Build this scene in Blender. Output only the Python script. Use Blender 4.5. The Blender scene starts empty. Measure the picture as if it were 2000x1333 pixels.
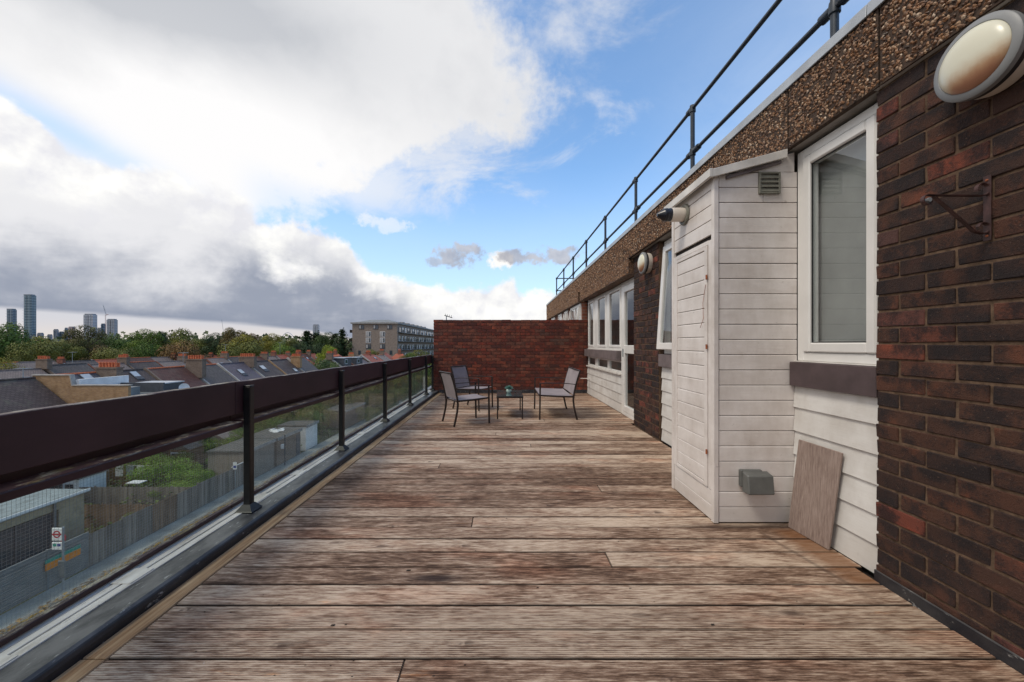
import bpy, bmesh, math, random
from mathutils import Vector, Matrix, Euler
random.seed(7)
S = bpy.context.scene
COL = S.collection

# ------------------------------------------------------------------ camera
FPX, VX, VY, EYE = 766.0, 984.0, 673.0, 1.13
cam_d = bpy.data.cameras.new("camera")
cam_d.sensor_width = 36.0
cam_d.lens = FPX / 2000.0 * 36.0
cam_d.shift_x = (1000 - VX) / 2000.0
cam_d.shift_y = (VY - 666.5) / 2000.0
cam_d.clip_start = 0.05
cam_d.clip_end = 9000
cam = bpy.data.objects.new("camera", cam_d)
COL.objects.link(cam)
cam.location = (0, 0, EYE)
cam.rotation_euler = (math.radians(90), 0, 0)
S.camera = cam

def P(x, y, Y):
    """photograph pixel (2000 px wide) at depth Y -> world point"""
    return Vector(((x - VX) / FPX * Y, Y, EYE - (y - VY) / FPX * Y))

# ------------------------------------------------------------------ colour management
S.view_settings.view_transform = 'Standard'
S.view_settings.look = 'None'
S.view_settings.exposure = 0.20
S.view_settings.gamma = 1.0
S.view_settings.use_curve_mapping = False

# ------------------------------------------------------------------ sun (behind thin cloud)
SUN_EL, SUN_AZ = math.radians(54), math.radians(-118)      # azimuth from +Y towards +X
sd = bpy.data.lights.new("sun", 'SUN')
sd.energy = 1.5
sd.angle = math.radians(16)
sd.color = (1.0, 0.92, 0.80)
sun = bpy.data.objects.new("sun", sd)
COL.objects.link(sun)
sv = Vector((math.sin(SUN_AZ) * math.cos(SUN_EL), math.cos(SUN_AZ) * math.cos(SUN_EL), math.sin(SUN_EL)))
sun.rotation_euler = sv.to_track_quat('Z', 'Y').to_euler()
sun.location = (-8, -8, 14)

# ------------------------------------------------------------------ node expression helper
class N:
    """a value socket with arithmetic that grows Math nodes"""
    def __init__(s, t, sock): s.t, s.s = t, sock
    def _m(s, op, *a, clamp=False):
        n = s.t.nodes.new('ShaderNodeMath'); n.operation = op; n.use_clamp = clamp
        for i, v in enumerate((s,) + a):
            if isinstance(v, N): s.t.links.new(v.s, n.inputs[i])
            else: n.inputs[i].default_value = v
        return N(s.t, n.outputs[0])
    def __add__(s, o): return s._m('ADD', o)
    __radd__ = __add__
    def __sub__(s, o): return s._m('SUBTRACT', o)
    def __rsub__(s, o): return (s * -1.0) + o
    def __mul__(s, o): return s._m('MULTIPLY', o)
    __rmul__ = __mul__
    def __truediv__(s, o): return s._m('DIVIDE', o)
    def mx(s, o): return s._m('MAXIMUM', o)
    def mn(s, o): return s._m('MINIMUM', o)
    def pw(s, o): return s._m('POWER', o)
    def ab(s): return s._m('ABSOLUTE')
    def exp(s): return s._m('EXPONENT')
    def cl(s): return s._m('ADD', 0.0, clamp=True)
    def ss(s, a, b, lo=0.0, hi=1.0):
        n = s.t.nodes.new('ShaderNodeMapRange'); n.interpolation_type = 'SMOOTHSTEP'
        s.t.links.new(s.s, n.inputs[0])
        if a > b: a, b, lo, hi = b, a, hi, lo
        n.inputs[1].default_value, n.inputs[2].default_value = a, b
        n.inputs[3].default_value, n.inputs[4].default_value = lo, hi
        return N(s.t, n.outputs[0])
    def curve(s, pts):
        """piecewise linear table through a float curve; pts = [(x, y)...] y in 0..1"""
        x0, x1 = pts[0][0], pts[-1][0]
        f = (s - x0) * (1.0 / (x1 - x0))
        n = s.t.nodes.new('ShaderNodeFloatCurve')
        c = n.mapping.curves[0]
        for i, (x, y) in enumerate(pts):
            u = (x - x0) / (x1 - x0)
            if i == 0: c.points[0].location = (0, y)
            elif i == len(pts) - 1: c.points[len(c.points) - 1].location = (1, y)
            else: c.points.new(u, y)
        n.mapping.update()
        s.t.links.new(f.s, n.inputs['Value'])
        return N(s.t, n.outputs[0])

def nnoise(t, vec, scale, detail=5, rough=0.55, lac=2.0, dist=0.0):
    n = t.nodes.new('ShaderNodeTexNoise')
    n.inputs['Scale'].default_value = scale; n.inputs['Detail'].default_value = detail
    n.inputs['Roughness'].default_value = rough; n.inputs['Lacunarity'].default_value = lac
    n.inputs['Distortion'].default_value = dist
    t.links.new(vec, n.inputs['Vector'])
    return N(t, n.outputs['Fac'])

def nmix(t, fac, a, b, blend='MIX'):
    n = t.nodes.new('ShaderNodeMix'); n.data_type = 'RGBA'; n.blend_type = blend; n.clamp_factor = True
    for i, v in ((0, fac), (6, a), (7, b)):
        if isinstance(v, N): t.links.new(v.s, n.inputs[i])
        elif isinstance(v, bpy.types.NodeSocket): t.links.new(v, n.inputs[i])
        elif i == 0: n.inputs[0].default_value = v
        else: n.inputs[i].default_value = tuple(v) + ((1.0,) if len(v) == 3 else ())
    return n.outputs[2]

def srgb(r, g, b):
    f = lambda c: (c / 255 / 12.92) if c / 255 <= 0.04045 else ((c / 255 + 0.055) / 1.055) ** 2.4
    return (f(r), f(g), f(b))

# ------------------------------------------------------------------ sky with clouds
W = bpy.data.worlds.new("World"); S.world = W; W.use_nodes = True
def build_sky():
    t = W.node_tree; t.nodes.clear()
    out = t.nodes.new('ShaderNodeOutputWorld'); bg = t.nodes.new('ShaderNodeBackground')
    STR = 0.15
    bg.inputs['Strength'].default_value = STR
    t.links.new(bg.outputs[0], out.inputs[0])
    sky = t.nodes.new('ShaderNodeTexSky'); sky.sky_type = 'NISHITA'; sky.sun_disc = False
    sky.sun_elevation = SUN_EL; sky.sun_rotation = SUN_AZ
    sky.altitude = 50; sky.air_density = 1.0; sky.dust_density = 0.6; sky.ozone_density = 1.6
    tc = t.nodes.new('ShaderNodeTexCoord')
    sep = t.nodes.new('ShaderNodeSeparateXYZ'); t.links.new(tc.outputs['Generated'], sep.inputs[0])
    x, y, z = (N(t, sep.outputs[i]) for i in range(3))
    az = x._m('ARCTAN2', y)
    hyp = (x * x + y * y).pw(0.5)
    el = z._m('ARCTAN2', hyp)
    D = tc.outputs['Generated']
    # direction flattened on to a cloud layer for the high cloud, plain direction for the heaped cloud
    zz = z.mx(0.0) + 0.22
    cmb = t.nodes.new('ShaderNodeCombineXYZ')
    t.links.new((x / zz).s, cmb.inputs[0]); t.links.new((y / zz).s, cmb.inputs[1]); cmb.inputs[2].default_value = 3.7
    L = cmb.outputs[0]
    # offset copy towards the light for relief
    off = t.nodes.new('ShaderNodeVectorMath'); off.operation = 'ADD'
    t.links.new(D, off.inputs[0]); off.inputs[1].default_value = (-0.012, 0.0, 0.022)
    D2 = off.outputs[0]
    # stretched direction
    st = t.nodes.new('ShaderNodeVectorMath'); st.operation = 'MULTIPLY'
    t.links.new(D, st.inputs[0]); st.inputs[1].default_value = (1.0, 1.0, 2.6)
    n_big = nnoise(t, D, 3.2, 3, 0.5)
    n_pf = nnoise(t, D, 7.5, 7, 0.55)
    n_pf2 = nnoise(t, D2, 7.5, 5, 0.55)
    n_str = nnoise(t, st.outputs[0], 3.6, 6, 0.55, dist=0.5)
    n_lay = nnoise(t, L, 1.5, 7, 0.60, dist=0.3)
    n_lay2 = nnoise(t, L, 0.9, 4, 0.5)
    n_wisp = nnoise(t, L, 2.2, 7, 0.62, dist=0.6)
    n_f = nnoise(t, D, 24.0, 6, 0.6)
    pf = n_pf - 0.5; lay = n_lay - 0.5
    rear = az.ab().ss(1.9, 2.7)
    azw = az + (n_big - 0.5) * 0.10
    # --- heaped cloud bank: top edge as a function of azimuth
    top = azw.curve([(-3.15, .34), (-1.4, .37), (-.95, .392), (-.86, .352), (-.80, .322), (-.765, .345), (-.69, .338), (-.655, .30),
                     (-.56, .285), (-.50, .268), (-.455, .262), (-.40, .255), (-.355, .232), (-.33, .195), (-.25, .175),
                     (-.13, .152), (-.05, .172), (.0, .178), (.05, .150), (.12, .13), (.3, .10), (.7, .09), (1.6, .12), (2.4, .28), (3.15, .34)])
    e2 = top + pf * 0.14 + (n_f - .5) * .045 - el
    c2 = e2.ss(-0.006, 0.016)
    # softer behind veil that always hangs low
    relief = (n_pf - n_pf2) * 6.0
    depth = e2                                    # angular depth under the top edge
    depthw = depth + (n_str - 0.5) * 0.12 + (n_big - 0.5) * 0.10
    # right of the big bank the heaps stay lit down to the horizon
    rightw = az.ss(-.30, -.16)
    shade_l = (depthw + (n_str - .5) * .20 + pf * .12 - azw.ss(-.6, -.85) * .03).ss(0.02, 0.105)
    shade_r = (depthw + (n_str - 0.5) * 0.25).ss(0.05, 0.20) * 0.72
    leftlit = azw.ss(-.72, -.98) * 0.35
    shade = shade_l + (shade_r - shade_l) * rightw
    shade = (shade - leftlit * el.ss(.18, .30)).cl()
    lit = nmix(t, (relief + 0.55).cl(), srgb(228, 228, 233), srgb(255, 254, 250))
    kk = 2.7 + az.ss(-.50, -.78) * 3.2
    greyA = nmix(t, ((n_str - .5) * 1.9 + (n_pf - .5) * .5 + relief * 0.16 + .10 + (el - .055) * kk).ss(0.0, 1.0), srgb(150, 157, 173), srgb(228, 228, 231))
    grey = nmix(t, el.ss(.085, .045) * 0.45, greyA, srgb(132, 141, 160))
    col2 = nmix(t, shade, lit, grey)
    # pale strip under the bank at the left horizon
    basel = az.curve([(-3.15, .05), (-1.2, .05), (-.91, .060), (-.75, .052), (-.58, .044), (-.45, .030), (-.38, .016), (-.30, .0), (3.15, .0)])
    strip = (basel + (n_str - 0.5) * 0.020 - el).ss(-0.004, 0.006) * az.ss(-.30, -.42)
    stripc = nmix(t, (el + (n_str - .5) * .02).ss(0.0, 0.05), srgb(226, 216, 208), srgb(208, 208, 214))
    # --- high cloud sheet
    rb = el.curve([(-.2, .0), (.16, .0), (.20, .19), (.28, .225), (.318, .245), (.366, .31), (.40, .34), (.44, .41), (.50, .455), (.60, .47), (.72, .44), (.95, .42), (1.6, .42)])
    rb = rb * 2.0 - 0.92
    e1 = (rb - az) + lay * 0.75 + pf * .55 + (n_f - .5) * .30 + (n_big - .5) * .12
    e1 = e1 + rear * 2.2
    c1 = e1.ss(-0.13, 0.15)
    wisps = (rb + 0.30 - az + (n_wisp - .5) * 2.6).ss(-0.05, 0.60) * 0.72 * el.ss(.24, .36)
    hole = ((((az + .84) / .14).pw(2.0) + ((el + az * .35 + .294 - .345) / .028).pw(2.0)) * -1.0).exp()
    c1 = (c1.mx(wisps) - hole * 0.55 * (lay * 1.2 + 1.0)).cl()
    band = (el - top).ss(0.0, 0.06)
    gap = (az.ss(-.62, -.50) * az.ss(-.10, -.25) * (el - top).ss(.11, .03)) * .35
    c1 = (c1 - gap).cl()
    g1 = (n_lay2 * 1.1 + lay * .5).ss(0.38, 0.70)
    topgrey = (((((az + .72) / .30).pw(2.0)) + (((el - .60) / .085).pw(2.0))) * -1.0).exp()
    k1 = (g1 * 0.40 + (n_pf - .5).cl() * .6 + topgrey * 0.95 * (lay * 1.4 + .9)).cl()
    glow = (((((az + .55) / .34).pw(2.0)) + (((el - .40) / .14).pw(2.0))) * -1.0).exp()
    k1 = (k1 - glow * .50).cl()
    col1 = nmix(t, k1, srgb(247, 246, 246), srgb(190, 193, 199))
    # --- thin veil upper right and haze over the blue
    veil = (((az - .66) / .22).pw(2.0) + ((el - .46) / .20).pw(2.0))
    veil = (veil * -1.0).exp() * (n_wisp * 1.6 - .25) * 0.75
    lowhaze = el.ss(.45, .10) * 0.42 + (n_lay - .35).cl() * 0.16
    # --- a few small separate clouds
    def puff(a, e, ra, re, k=1.0):
        q = ((az - a) / ra).pw(2.0) + ((el - e) / re).pw(2.0)
        return ((1.0 - q * .8) + pf * 3.0 * k + (n_f - .5) * 5.0 * k).ss(.05, .95)
    pg = puff(-.118, .218, .062, .030).mx(puff(.10, .222, .115, .022)).mx(puff(-.165, .205, .04, .013) * .8)
    pw_ = puff(-.012, .206, .030, .028).mx(puff(.03, .076, .035, .010, .5)).mx(puff(-.30, .285, .07, .018, 1.2) * .45)
    blue = t.nodes.new('ShaderNodeMix'); blue.data_type = 'RGBA'; blue.blend_type = 'MULTIPLY'
    blue.inputs[0].default_value = 1.0
    t.links.new(sky.outputs[0], blue.inputs[6]); blue.inputs[7].default_value = SKY_TINT
    k = 0.935 / STR
    def up(c):
        n = t.nodes.new('ShaderNodeVectorMath'); n.operation = 'SCALE'; n.inputs['Scale'].default_value = k
        t.links.new(c, n.inputs[0]); return n.outputs[0]
    c = nmix(t, (lowhaze + veil).cl(), blue.outputs[2], [v * k for v in srgb(214, 226, 244)])
    c = nmix(t, c1, c, up(col1))
    c = nmix(t, pw_, c, [v * k for v in srgb(250, 248, 244)])
    c = nmix(t, c2, c, up(col2))
    c = nmix(t, pg * .85, c, up(nmix(t, (relief + .5).cl(), srgb(158, 160, 172), srgb(196, 194, 198))))
    c = nmix(t, strip, c, up(stripc))
    # below the horizon: dull ground tone
    c = nmix(t, el.ss(-0.01, -0.06), c, [v * k for v in (.10, .10, .09)])
    t.links.new(c, bg.inputs['Color'])
SKY_TINT = (1.12, 1.36, 1.46, 1.0)
build_sky()
W.cycles.sampling_method = 'MANUAL'; W.cycles.sample_map_resolution = 512

# ================================================================== helpers: materials
def mat(name, base=None, rough=0.7, metal=0.0, spec=0.5):
    m = bpy.data.materials.new(name); m.use_nodes = True
    b = m.node_tree.nodes['Principled BSDF']
    if base is not None: b.inputs['Base Color'].default_value = (*base, 1)
    b.inputs['Roughness'].default_value = rough; b.inputs['Metallic'].default_value = metal
    b.inputs['Specular IOR Level'].default_value = spec
    return m, m.node_tree, b

def pos(t, scale=(1, 1, 1), rnd=0.0, obj=False):
    """world (or object) position, scaled, shifted per object when rnd"""
    if obj:
        g = t.nodes.new('ShaderNodeTexCoord').outputs['Object']
    else:
        g = t.nodes.new('ShaderNodeNewGeometry').outputs['Position']
    n = t.nodes.new('ShaderNodeVectorMath'); n.operation = 'MULTIPLY'
    t.links.new(g, n.inputs[0]); n.inputs[1].default_value = scale
    v = n.outputs[0]
    if rnd:
        oi = t.nodes.new('ShaderNodeObjectInfo')
        m_ = t.nodes.new('ShaderNodeMath'); m_.operation = 'MULTIPLY'; m_.inputs[1].default_value = rnd
        t.links.new(oi.outputs['Random'], m_.inputs[0])
        a = t.nodes.new('ShaderNodeVectorMath'); a.operation = 'ADD'
        t.links.new(v, a.inputs[0]); t.links.new(m_.outputs[0], a.inputs[1]); v = a.outputs[0]
    return v

def ramp(t, fac, stops):
    n = t.nodes.new('ShaderNodeValToRGB'); e = n.color_ramp.elements
    while len(e) < len(stops): e.new(0.5)
    for i, (p, c) in enumerate(stops): e[i].position = p; e[i].color = (*c, 1)
    t.links.new(fac.s if isinstance(fac, N) else fac, n.inputs[0]); return n.outputs[0]

def bump(t, b, h, strength=0.4, dist=0.01):
    n = t.nodes.new('ShaderNodeBump'); n.inputs['Strength'].default_value = strength
    n.inputs['Distance'].default_value = dist
    t.links.new(h.s if isinstance(h, N) else h, n.inputs['Height']); t.links.new(n.outputs[0], b.inputs['Normal'])

def rnd_of(t):
    return N(t, t.nodes.new('ShaderNodeObjectInfo').outputs['Random'])

def xyz(t, v):
    s = t.nodes.new('ShaderNodeSeparateXYZ'); t.links.new(v, s.inputs[0]); return [N(t, s.outputs[i]) for i in range(3)]

M = {}
def simple(name, c, rough=0.6, metal=0.0, var=0.12, scale=6.0, spec=0.5, bumpd=0.0):
    m, t, b = mat(name, c, rough, metal, spec)
    n = nnoise(t, pos(t), scale, 5, 0.6)
    lo = tuple(max(0, v * (1 - 2.2 * var)) for v in c); hi = tuple(min(1, v * (1 + 2.2 * var)) for v in c)
    t.links.new(ramp(t, n, [(0.3, lo), (0.7, hi)]), b.inputs['Base Color'])
    if bumpd: bump(t, b, nnoise(t, pos(t), scale * 6, 4, 0.6), 0.5, bumpd)
    M[name] = m; return m

# ---- weathered deck boards
def make_deck():
    m, t, b = mat('deck_wood', None, 0.78, 0, 0.25)
    w = pos(t)
    X, Y, Z = xyz(t, w)
    r = rnd_of(t)
    v = pos(t, (1.6, 26.0, 26.0), 37.0)
    grain = nnoise(t, v, 1.6, 8, 0.66, dist=0.8)
    v2 = pos(t, (2.2, 120.0, 120.0), 91.0)
    fine = nnoise(t, v2, 2.2, 6, 0.68, dist=0.3)
    patch = nnoise(t, pos(t, (1.4, 4.5, 1), 11.0), 1.7, 6, 0.62, dist=0.6)
    broad = nnoise(t, pos(t, (.55, 1.1, 1)), 1.0, 4, 0.55)
    # stretched blotches of silvered fibre: short dashes
    dash = nnoise(t, pos(t, (9.0, 62.0, 62.0), 53.0), 1.7, 6, 0.66)
    ridm = Y.ss(1.78, 1.60) * (r.ss(.25, .35) * .6 + .4) + Y.ss(2.5, 1.8) * r.ss(.7, .75) * .5
    rid = (Y * (2 * math.pi / 0.0090))._m('SINE') * 0.5 + 0.5
    k = grain * 0.60 + fine * 0.90 + patch * 0.95 + dash * 1.35 + (r - .5) * 0.34 + (broad - .5) * .45 - 1.315 + (rid - .55) * ridm * .22
    col = ramp(t, k, [(0.22, (.060, .033, .021)), (0.38, (.140, .084, .056)), (0.52, (.250, .166, .119)), (0.66, (.385, .285, .214)), (0.84, (.58, .47, .37))])
    col = nmix(t, 1.0, col, (1.0, .965, .935), 'MULTIPLY')
    # reddish wet wear
    red = (nnoise(t, pos(t, (1.2, 3.0, 1), 5.0), 1.1, 5, 0.6)).ss(0.50, 0.70) * 0.55
    col = nmix(t, red, col, nmix(t, 1.0, col, (1.10, .74, .60), 'MULTIPLY'))
    # orange tan stains
    tan = nnoise(t, pos(t, (2.3, 9.0, 1), 19.0), 1.3, 5, 0.65).ss(0.66, 0.76) * 0.7
    col = nmix(t, tan, col, nmix(t, 1.0, col, (1.35, .88, .52), 'MULTIPLY'))
    # rust coloured strip where a mat lay beside the near cladding
    st = ((X - 1.60) * 12.0).cl() * (Y.ss(2.44, 2.36)) * (Y.ss(1.80, 1.88)) * (X.ss(1.83, 1.79))
    st = st * (grain * 1.9 + dash * 1.2 - .72).cl()
    col = nmix(t, st * .80, col, (.20, .080, .026))
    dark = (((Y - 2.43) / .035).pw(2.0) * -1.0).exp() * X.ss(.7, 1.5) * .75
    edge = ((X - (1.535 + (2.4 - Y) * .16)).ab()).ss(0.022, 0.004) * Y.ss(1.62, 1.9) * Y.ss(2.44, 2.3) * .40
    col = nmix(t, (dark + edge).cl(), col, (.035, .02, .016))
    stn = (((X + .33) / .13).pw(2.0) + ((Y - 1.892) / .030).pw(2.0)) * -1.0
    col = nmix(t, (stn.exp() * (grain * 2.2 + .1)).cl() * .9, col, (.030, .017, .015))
    # knots
    vo = t.nodes.new('ShaderNodeTexVoronoi'); vo.inputs['Scale'].default_value = 1.0
    t.links.new(pos(t, (2.6, 7.2, 1), 13.0), vo.inputs['Vector'])
    kd = N(t, vo.outputs['Distance'])
    knot = kd.ss(0.17, 0.05) * (nnoise(t, pos(t, (3, 3, 3), 7.0), 3.0, 3).ss(.48, .52))
    ring = (kd * 60.0)._m('SINE') * kd.ss(.30, .08) * .5
    col = nmix(t, knot * .75, col, (.055, .030, .022))
    col = nmix(t, (ring * .55).cl(), col, (.10, .065, .05))
    # white specks and drips
    sp = nnoise(t, pos(t, (1, 1, 1)), 42.0, 2, 0.5).ss(0.775, 0.81)
    col = nmix(t, sp * .8, col, (.62, .60, .56))
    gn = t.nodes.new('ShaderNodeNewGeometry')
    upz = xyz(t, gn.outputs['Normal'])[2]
    col = nmix(t, upz.ss(.93, .55), col, (.016, .010, .008))  # near-black board sides: joint grime and gap shade put into the colour
    t.links.new(col, b.inputs['Base Color'])
    bump(t, b, grain * 0.6 + fine * 0.8 + dash * .5 + rid * 0.8 * ridm, 0.8, 0.004)
    M['deck'] = m
make_deck()

# ---- bricks: per object tint + burnt mottling
def make_brick(name, stops, dark, amount=0.6):
    m, t, b = mat(name, None, 0.85, 0, 0.3)
    r = rnd_of(t)
    n = nnoise(t, pos(t, (1, 1, 1), 7.0), 9.0, 4, 0.6)
    f = nnoise(t, pos(t, (1, 1, 1)), 90.0, 5, 0.7)
    col = ramp(t, r, stops)
    burnt = (n + (f - .5) * .45).ss(0.38, 0.62)
    col = nmix(t, burnt * amount, col, dark)
    og = nnoise(t, pos(t, (1, 1, 1), 3.0), 7.0, 3, .5).ss(.56, .68) * .38
    col = nmix(t, og, col, nmix(t, 1.0, col, (2.4, 1.7, 1.3), 'MULTIPLY'))
    col = nmix(t, (f.ss(0.60, 0.72)) * .55, col, (.22, .13, .09))
    t.links.new(col, b.inputs['Base Color'])
    bump(t, b, f * .9 + nnoise(t, pos(t), 230.0, 3, .6) * .7, 1.0, 0.006)
    M[name] = m
make_brick('dark_brick', [(0.0, (.036, .021, .019)), (.35, (.056, .029, .022)), (.62, (.078, .036, .024)), (.84, (.095, .042, .028)), (.97, (.19, .054, .036)), (1.0, (.060, .042, .040))], (.017, .014, .016), .85)
make_brick('red_brick', [(0.0, (.085, .030, .024)), (.35, (.135, .032, .022)), (.65, (.180, .042, .026)), (.85, (.24, .065, .035)), (1.0, (.11, .058, .045))], (.045, .024, .022), .6)

def mortar(name, c):
    m, t, b = mat(name, c, 0.95, 0, 0.1)
    n = nnoise(t, pos(t), 35.0, 5, 0.7)
    t.links.new(ramp(t, n, [(.3, tuple(v * .5 for v in c)), (.7, tuple(min(1, v * 1.45) for v in c))]), b.inputs['Base Color'])
    bump(t, b, n, .8, .004); M[name] = m
mortar('mortar', (.125, .082, .056)); mortar('old_mortar', (.105, .052, .038))

# ---- white painted boards
def make_white(name, base, grime=0.35, grain_axis=(3, 3, 60)):
    m, t, b = mat(name, None, 0.45, 0, 0.4)
    X, Y, Z = xyz(t, pos(t))
    n = nnoise(t, pos(t, (1, 1, 2.0), 3.0), 3.0, 6, .62)
    st = nnoise(t, pos(t, (3, 3, 1.2)), 1.8, 6, .66)
    sp = nnoise(t, pos(t, (1, 1, 1)), 30.0, 4, .7)
    lo = tuple(v * (.80 - .1) for v in base)
    col = ramp(t, n * .5 + st * .5, [(.30, (lo[0], lo[1] * .95, lo[2] * .90)), (.58, base)])
    sc = nnoise(t, pos(t, (3.0, 3.0, 9.0)), 2.6, 5, .72, dist=1.4).ss(.665, .70) * .45
    col = nmix(t, (sp.ss(.66, .74) * grime + sc).cl(), col, (.23, .19, .16))
    low = Z.ss(.30, 0.0) * st.ss(.35, .7) * .35
    col = nmix(t, low, col, (.36, .31, .25))
    t.links.new(col, b.inputs['Base Color'])
    g = nnoise(t, pos(t, grain_axis), 2.2, 4, .6)
    bump(t, b, g * .8 + sp * .3, .35, .003)
    M[name] = m
make_white('white_board', (.76, .71, .68), .30)
make_white('white_clad', (.72, .705, .68), .18, (2, 5, 45))
simple('upvc', (.76, .745, .72), .28, var=.04, scale=2.5)
simple('upvc_dirty', (.66, .63, .59), .4, var=.10, scale=5)

# ---- pebble dash: stones are real geometry near, this is their colour
def make_pebble():
    m, t, b = mat('pebble_stone', None, .55, 0, .45)
    v = t.nodes.new('ShaderNodeTexVoronoi'); v.inputs['Scale'].default_value = 62.0
    t.links.new(pos(t, (1, 1, 1)), v.inputs['Vector'])
    s = t.nodes.new('ShaderNodeSeparateColor'); t.links.new(v.outputs['Color'], s.inputs[0])
    c = ramp(t, s.outputs[0], [(0, (.040, .020, .011)), (.22, (.095, .040, .019)), (.45, (.17, .075, .032)), (.62, (.24, .115, .052)), (.80, (.18, .092, .052)), (.92, (.33, .20, .11)), (1, (.46, .34, .24))])
    t.links.new(nmix(t, N(t, v.outputs['Distance']).ss(.35, .62) * .8, c, (.055, .036, .025)), b.inputs['Base Color'])
    bump(t, b, N(t, v.outputs['Distance']) * -1.0, .9, .012)
    M['pebble'] = m
    m, t, b = mat('pebble_single', None, .5, 0, .45)
    g = t.nodes.new('ShaderNodeNewGeometry')
    c = ramp(t, g.outputs['Random Per Island'], [(0, (.040, .022, .015)), (.20, (.105, .046, .022)), (.42, (.20, .095, .042)), (.62, (.32, .16, .074)), (.76, (.19, .105, .065)), (.90, (.38, .24, .14)), (1, (.56, .43, .32))])
    t.links.new(c, b.inputs['Base Color'])
    M['pebble_single'] = m
make_pebble()
simple('pebble_bed', (.060, .036, .024), .9, var=.25, scale=60, bumpd=.006)

simple('lead_cap', (.42, .45, .49), .5, .3, var=.10, scale=4)
simple('rail_paint', (.030, .040, .055), .4, .2, var=.2, scale=12)
simple('black_paint', (.012, .011, .011), .35, var=.2, scale=14)
simple('sill_board', (.080, .055, .058), .5, var=.12, scale=7)
simple('sill_board_pale', (.155, .125, .125), .55, var=.12, scale=7)
simple('grey_plastic', (.115, .118, .112), .5, var=.10, scale=9)
simple('vent_plastic', (.17, .165, .135), .55, var=.15, scale=9)
simple('flue_white', (.62, .56, .49), .4, var=.08, scale=9)
simple('flue_black', (.010, .012, .020), .3, var=.1)
simple('lamp_rim', (.235, .24, .245), .45, var=.05, scale=5)
simple('lamp_seal', (.018, .018, .020), .5)
simple('bracket_iron', (.055, .026, .024), .5, .3, var=.3, scale=30)
simple('rust', (.28, .085, .035), .8, var=.25, scale=40)
simple('chair_metal', (.034, .024, .021), .42, .4, var=.15, scale=9)
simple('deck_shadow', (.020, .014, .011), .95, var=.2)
simple('concrete', (.30, .285, .265), .9, var=.15, scale=3, bumpd=.01)
simple('asphalt', (.052, .052, .054), .9, var=.18, scale=1.2, bumpd=.01)
simple('pavement', (.30, .295, .26), .9, var=.14, scale=.9, bumpd=.01)
simple('room_dark', (.045, .042, .042), .9)
simple('curtain', (.42, .40, .38), .9, var=.06)
simple('blind_grey', (.33, .33, .32), .8, var=.10, scale=2)
simple('white_paint', (.74, .73, .71), .5, var=.05, scale=2)
simple('dark_clad', (.055, .060, .070), .6, var=.10, scale=3)
simple('terracotta', (.56, .155, .065), .8, var=.18, scale=6)
simple('shed_felt', (.085, .082, .075), .9, var=.2, scale=2)
simple('flat_roof_blue', (.24, .28, .29), .6, var=.12, scale=2)
simple('sign_red', (.42, .02, .03), .5, var=.03)
simple('sign_white', (.78, .77, .74), .45, var=.03)
simple('sign_blue', (.02, .05, .25), .45, var=.03)
simple('sign_green', (.02, .28, .20), .45, var=.05)
simple('sign_orange', (.70, .22, .01), .45, var=.05)
simple('galvanised', (.30, .33, .35), .5, .4, var=.1, scale=5)
simple('bark', (.085, .060, .042), .95, var=.25, scale=3, bumpd=.03)
simple('bluegrey_metal', (.170, .185, .190), .5, .2, var=.10, scale=1.5)
simple('steel_far', (.20, .22, .25), .5)

# sling fabric
def make_sling():
    m, t, b = mat('sling', None, .8, 0, .2)
    w1 = (xyz(t, pos(t, obj=True))[1] * (2 * math.pi / .004))._m('SINE')
    n = nnoise(t, pos(t), 5, 4)
    c = ramp(t, n + w1 * .02, [(.3, (.250, .215, .225)), (.7, (.330, .290, .300))])
    t.links.new(c, b.inputs['Base Color']); bump(t, b, w1, .2, .001); M['sling'] = m
make_sling()

# purple-brown painted rail boards, chipped, pale lichen on top faces
def make_rail():
    m, t, b = mat('maroon_paint', None, .48, 0, .35)
    n = nnoise(t, pos(t, (1, .5, 1)), 3.0, 5, .6)
    col = ramp(t, n, [(.3, (.034, .0155, .0185)), (.7, (.062, .029, .033))])
    g = t.nodes.new('ShaderNodeNewGeometry')
    up = xyz(t, g.outputs['Normal'])[2].ss(.55, .9)
    li = nnoise(t, pos(t, (1, .35, 1)), 26.0, 6, .72)
    col = nmix(t, up * li.ss(.49, .60) * .9, col, nmix(t, nnoise(t, pos(t), 6).ss(.45, .62), (.34, .31, .25), (.17, .13, .05)))
    chips = nnoise(t, pos(t, (1, .6, 1)), 18.0, 5, .75).ss(.70, .74)
    col = nmix(t, chips * .55, col, (.22, .19, .17))
    t.links.new(col, b.inputs['Base Color']); bump(t, b, nnoise(t, pos(t, (40, 3, 40)), 1.5, 4), .3, .002)
    M['maroon'] = m
make_rail()

# bitumen kerb: bluish black with worn white scuffs
def make_bitumen():
    m, t, b = mat('bitumen', None, .42, 0, .5)
    n = nnoise(t, pos(t, (1, .4, 1)), 9.0, 6, .66)
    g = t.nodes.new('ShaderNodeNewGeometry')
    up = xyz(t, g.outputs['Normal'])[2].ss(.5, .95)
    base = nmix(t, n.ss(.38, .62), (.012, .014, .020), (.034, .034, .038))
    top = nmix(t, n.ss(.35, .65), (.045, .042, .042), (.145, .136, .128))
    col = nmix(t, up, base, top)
    sc = nnoise(t, pos(t, (2.4, .55, 1)), 20.0, 5, .7).ss(.60, .68)
    col = nmix(t, sc * .75, col, (.42, .41, .39))
    t.links.new(col, b.inputs['Base Color']); bump(t, b, n * .6 + nnoise(t, pos(t), 60., 4, .6) * .4, .55, .006)
    M['bitumen'] = m
make_bitumen()

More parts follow.
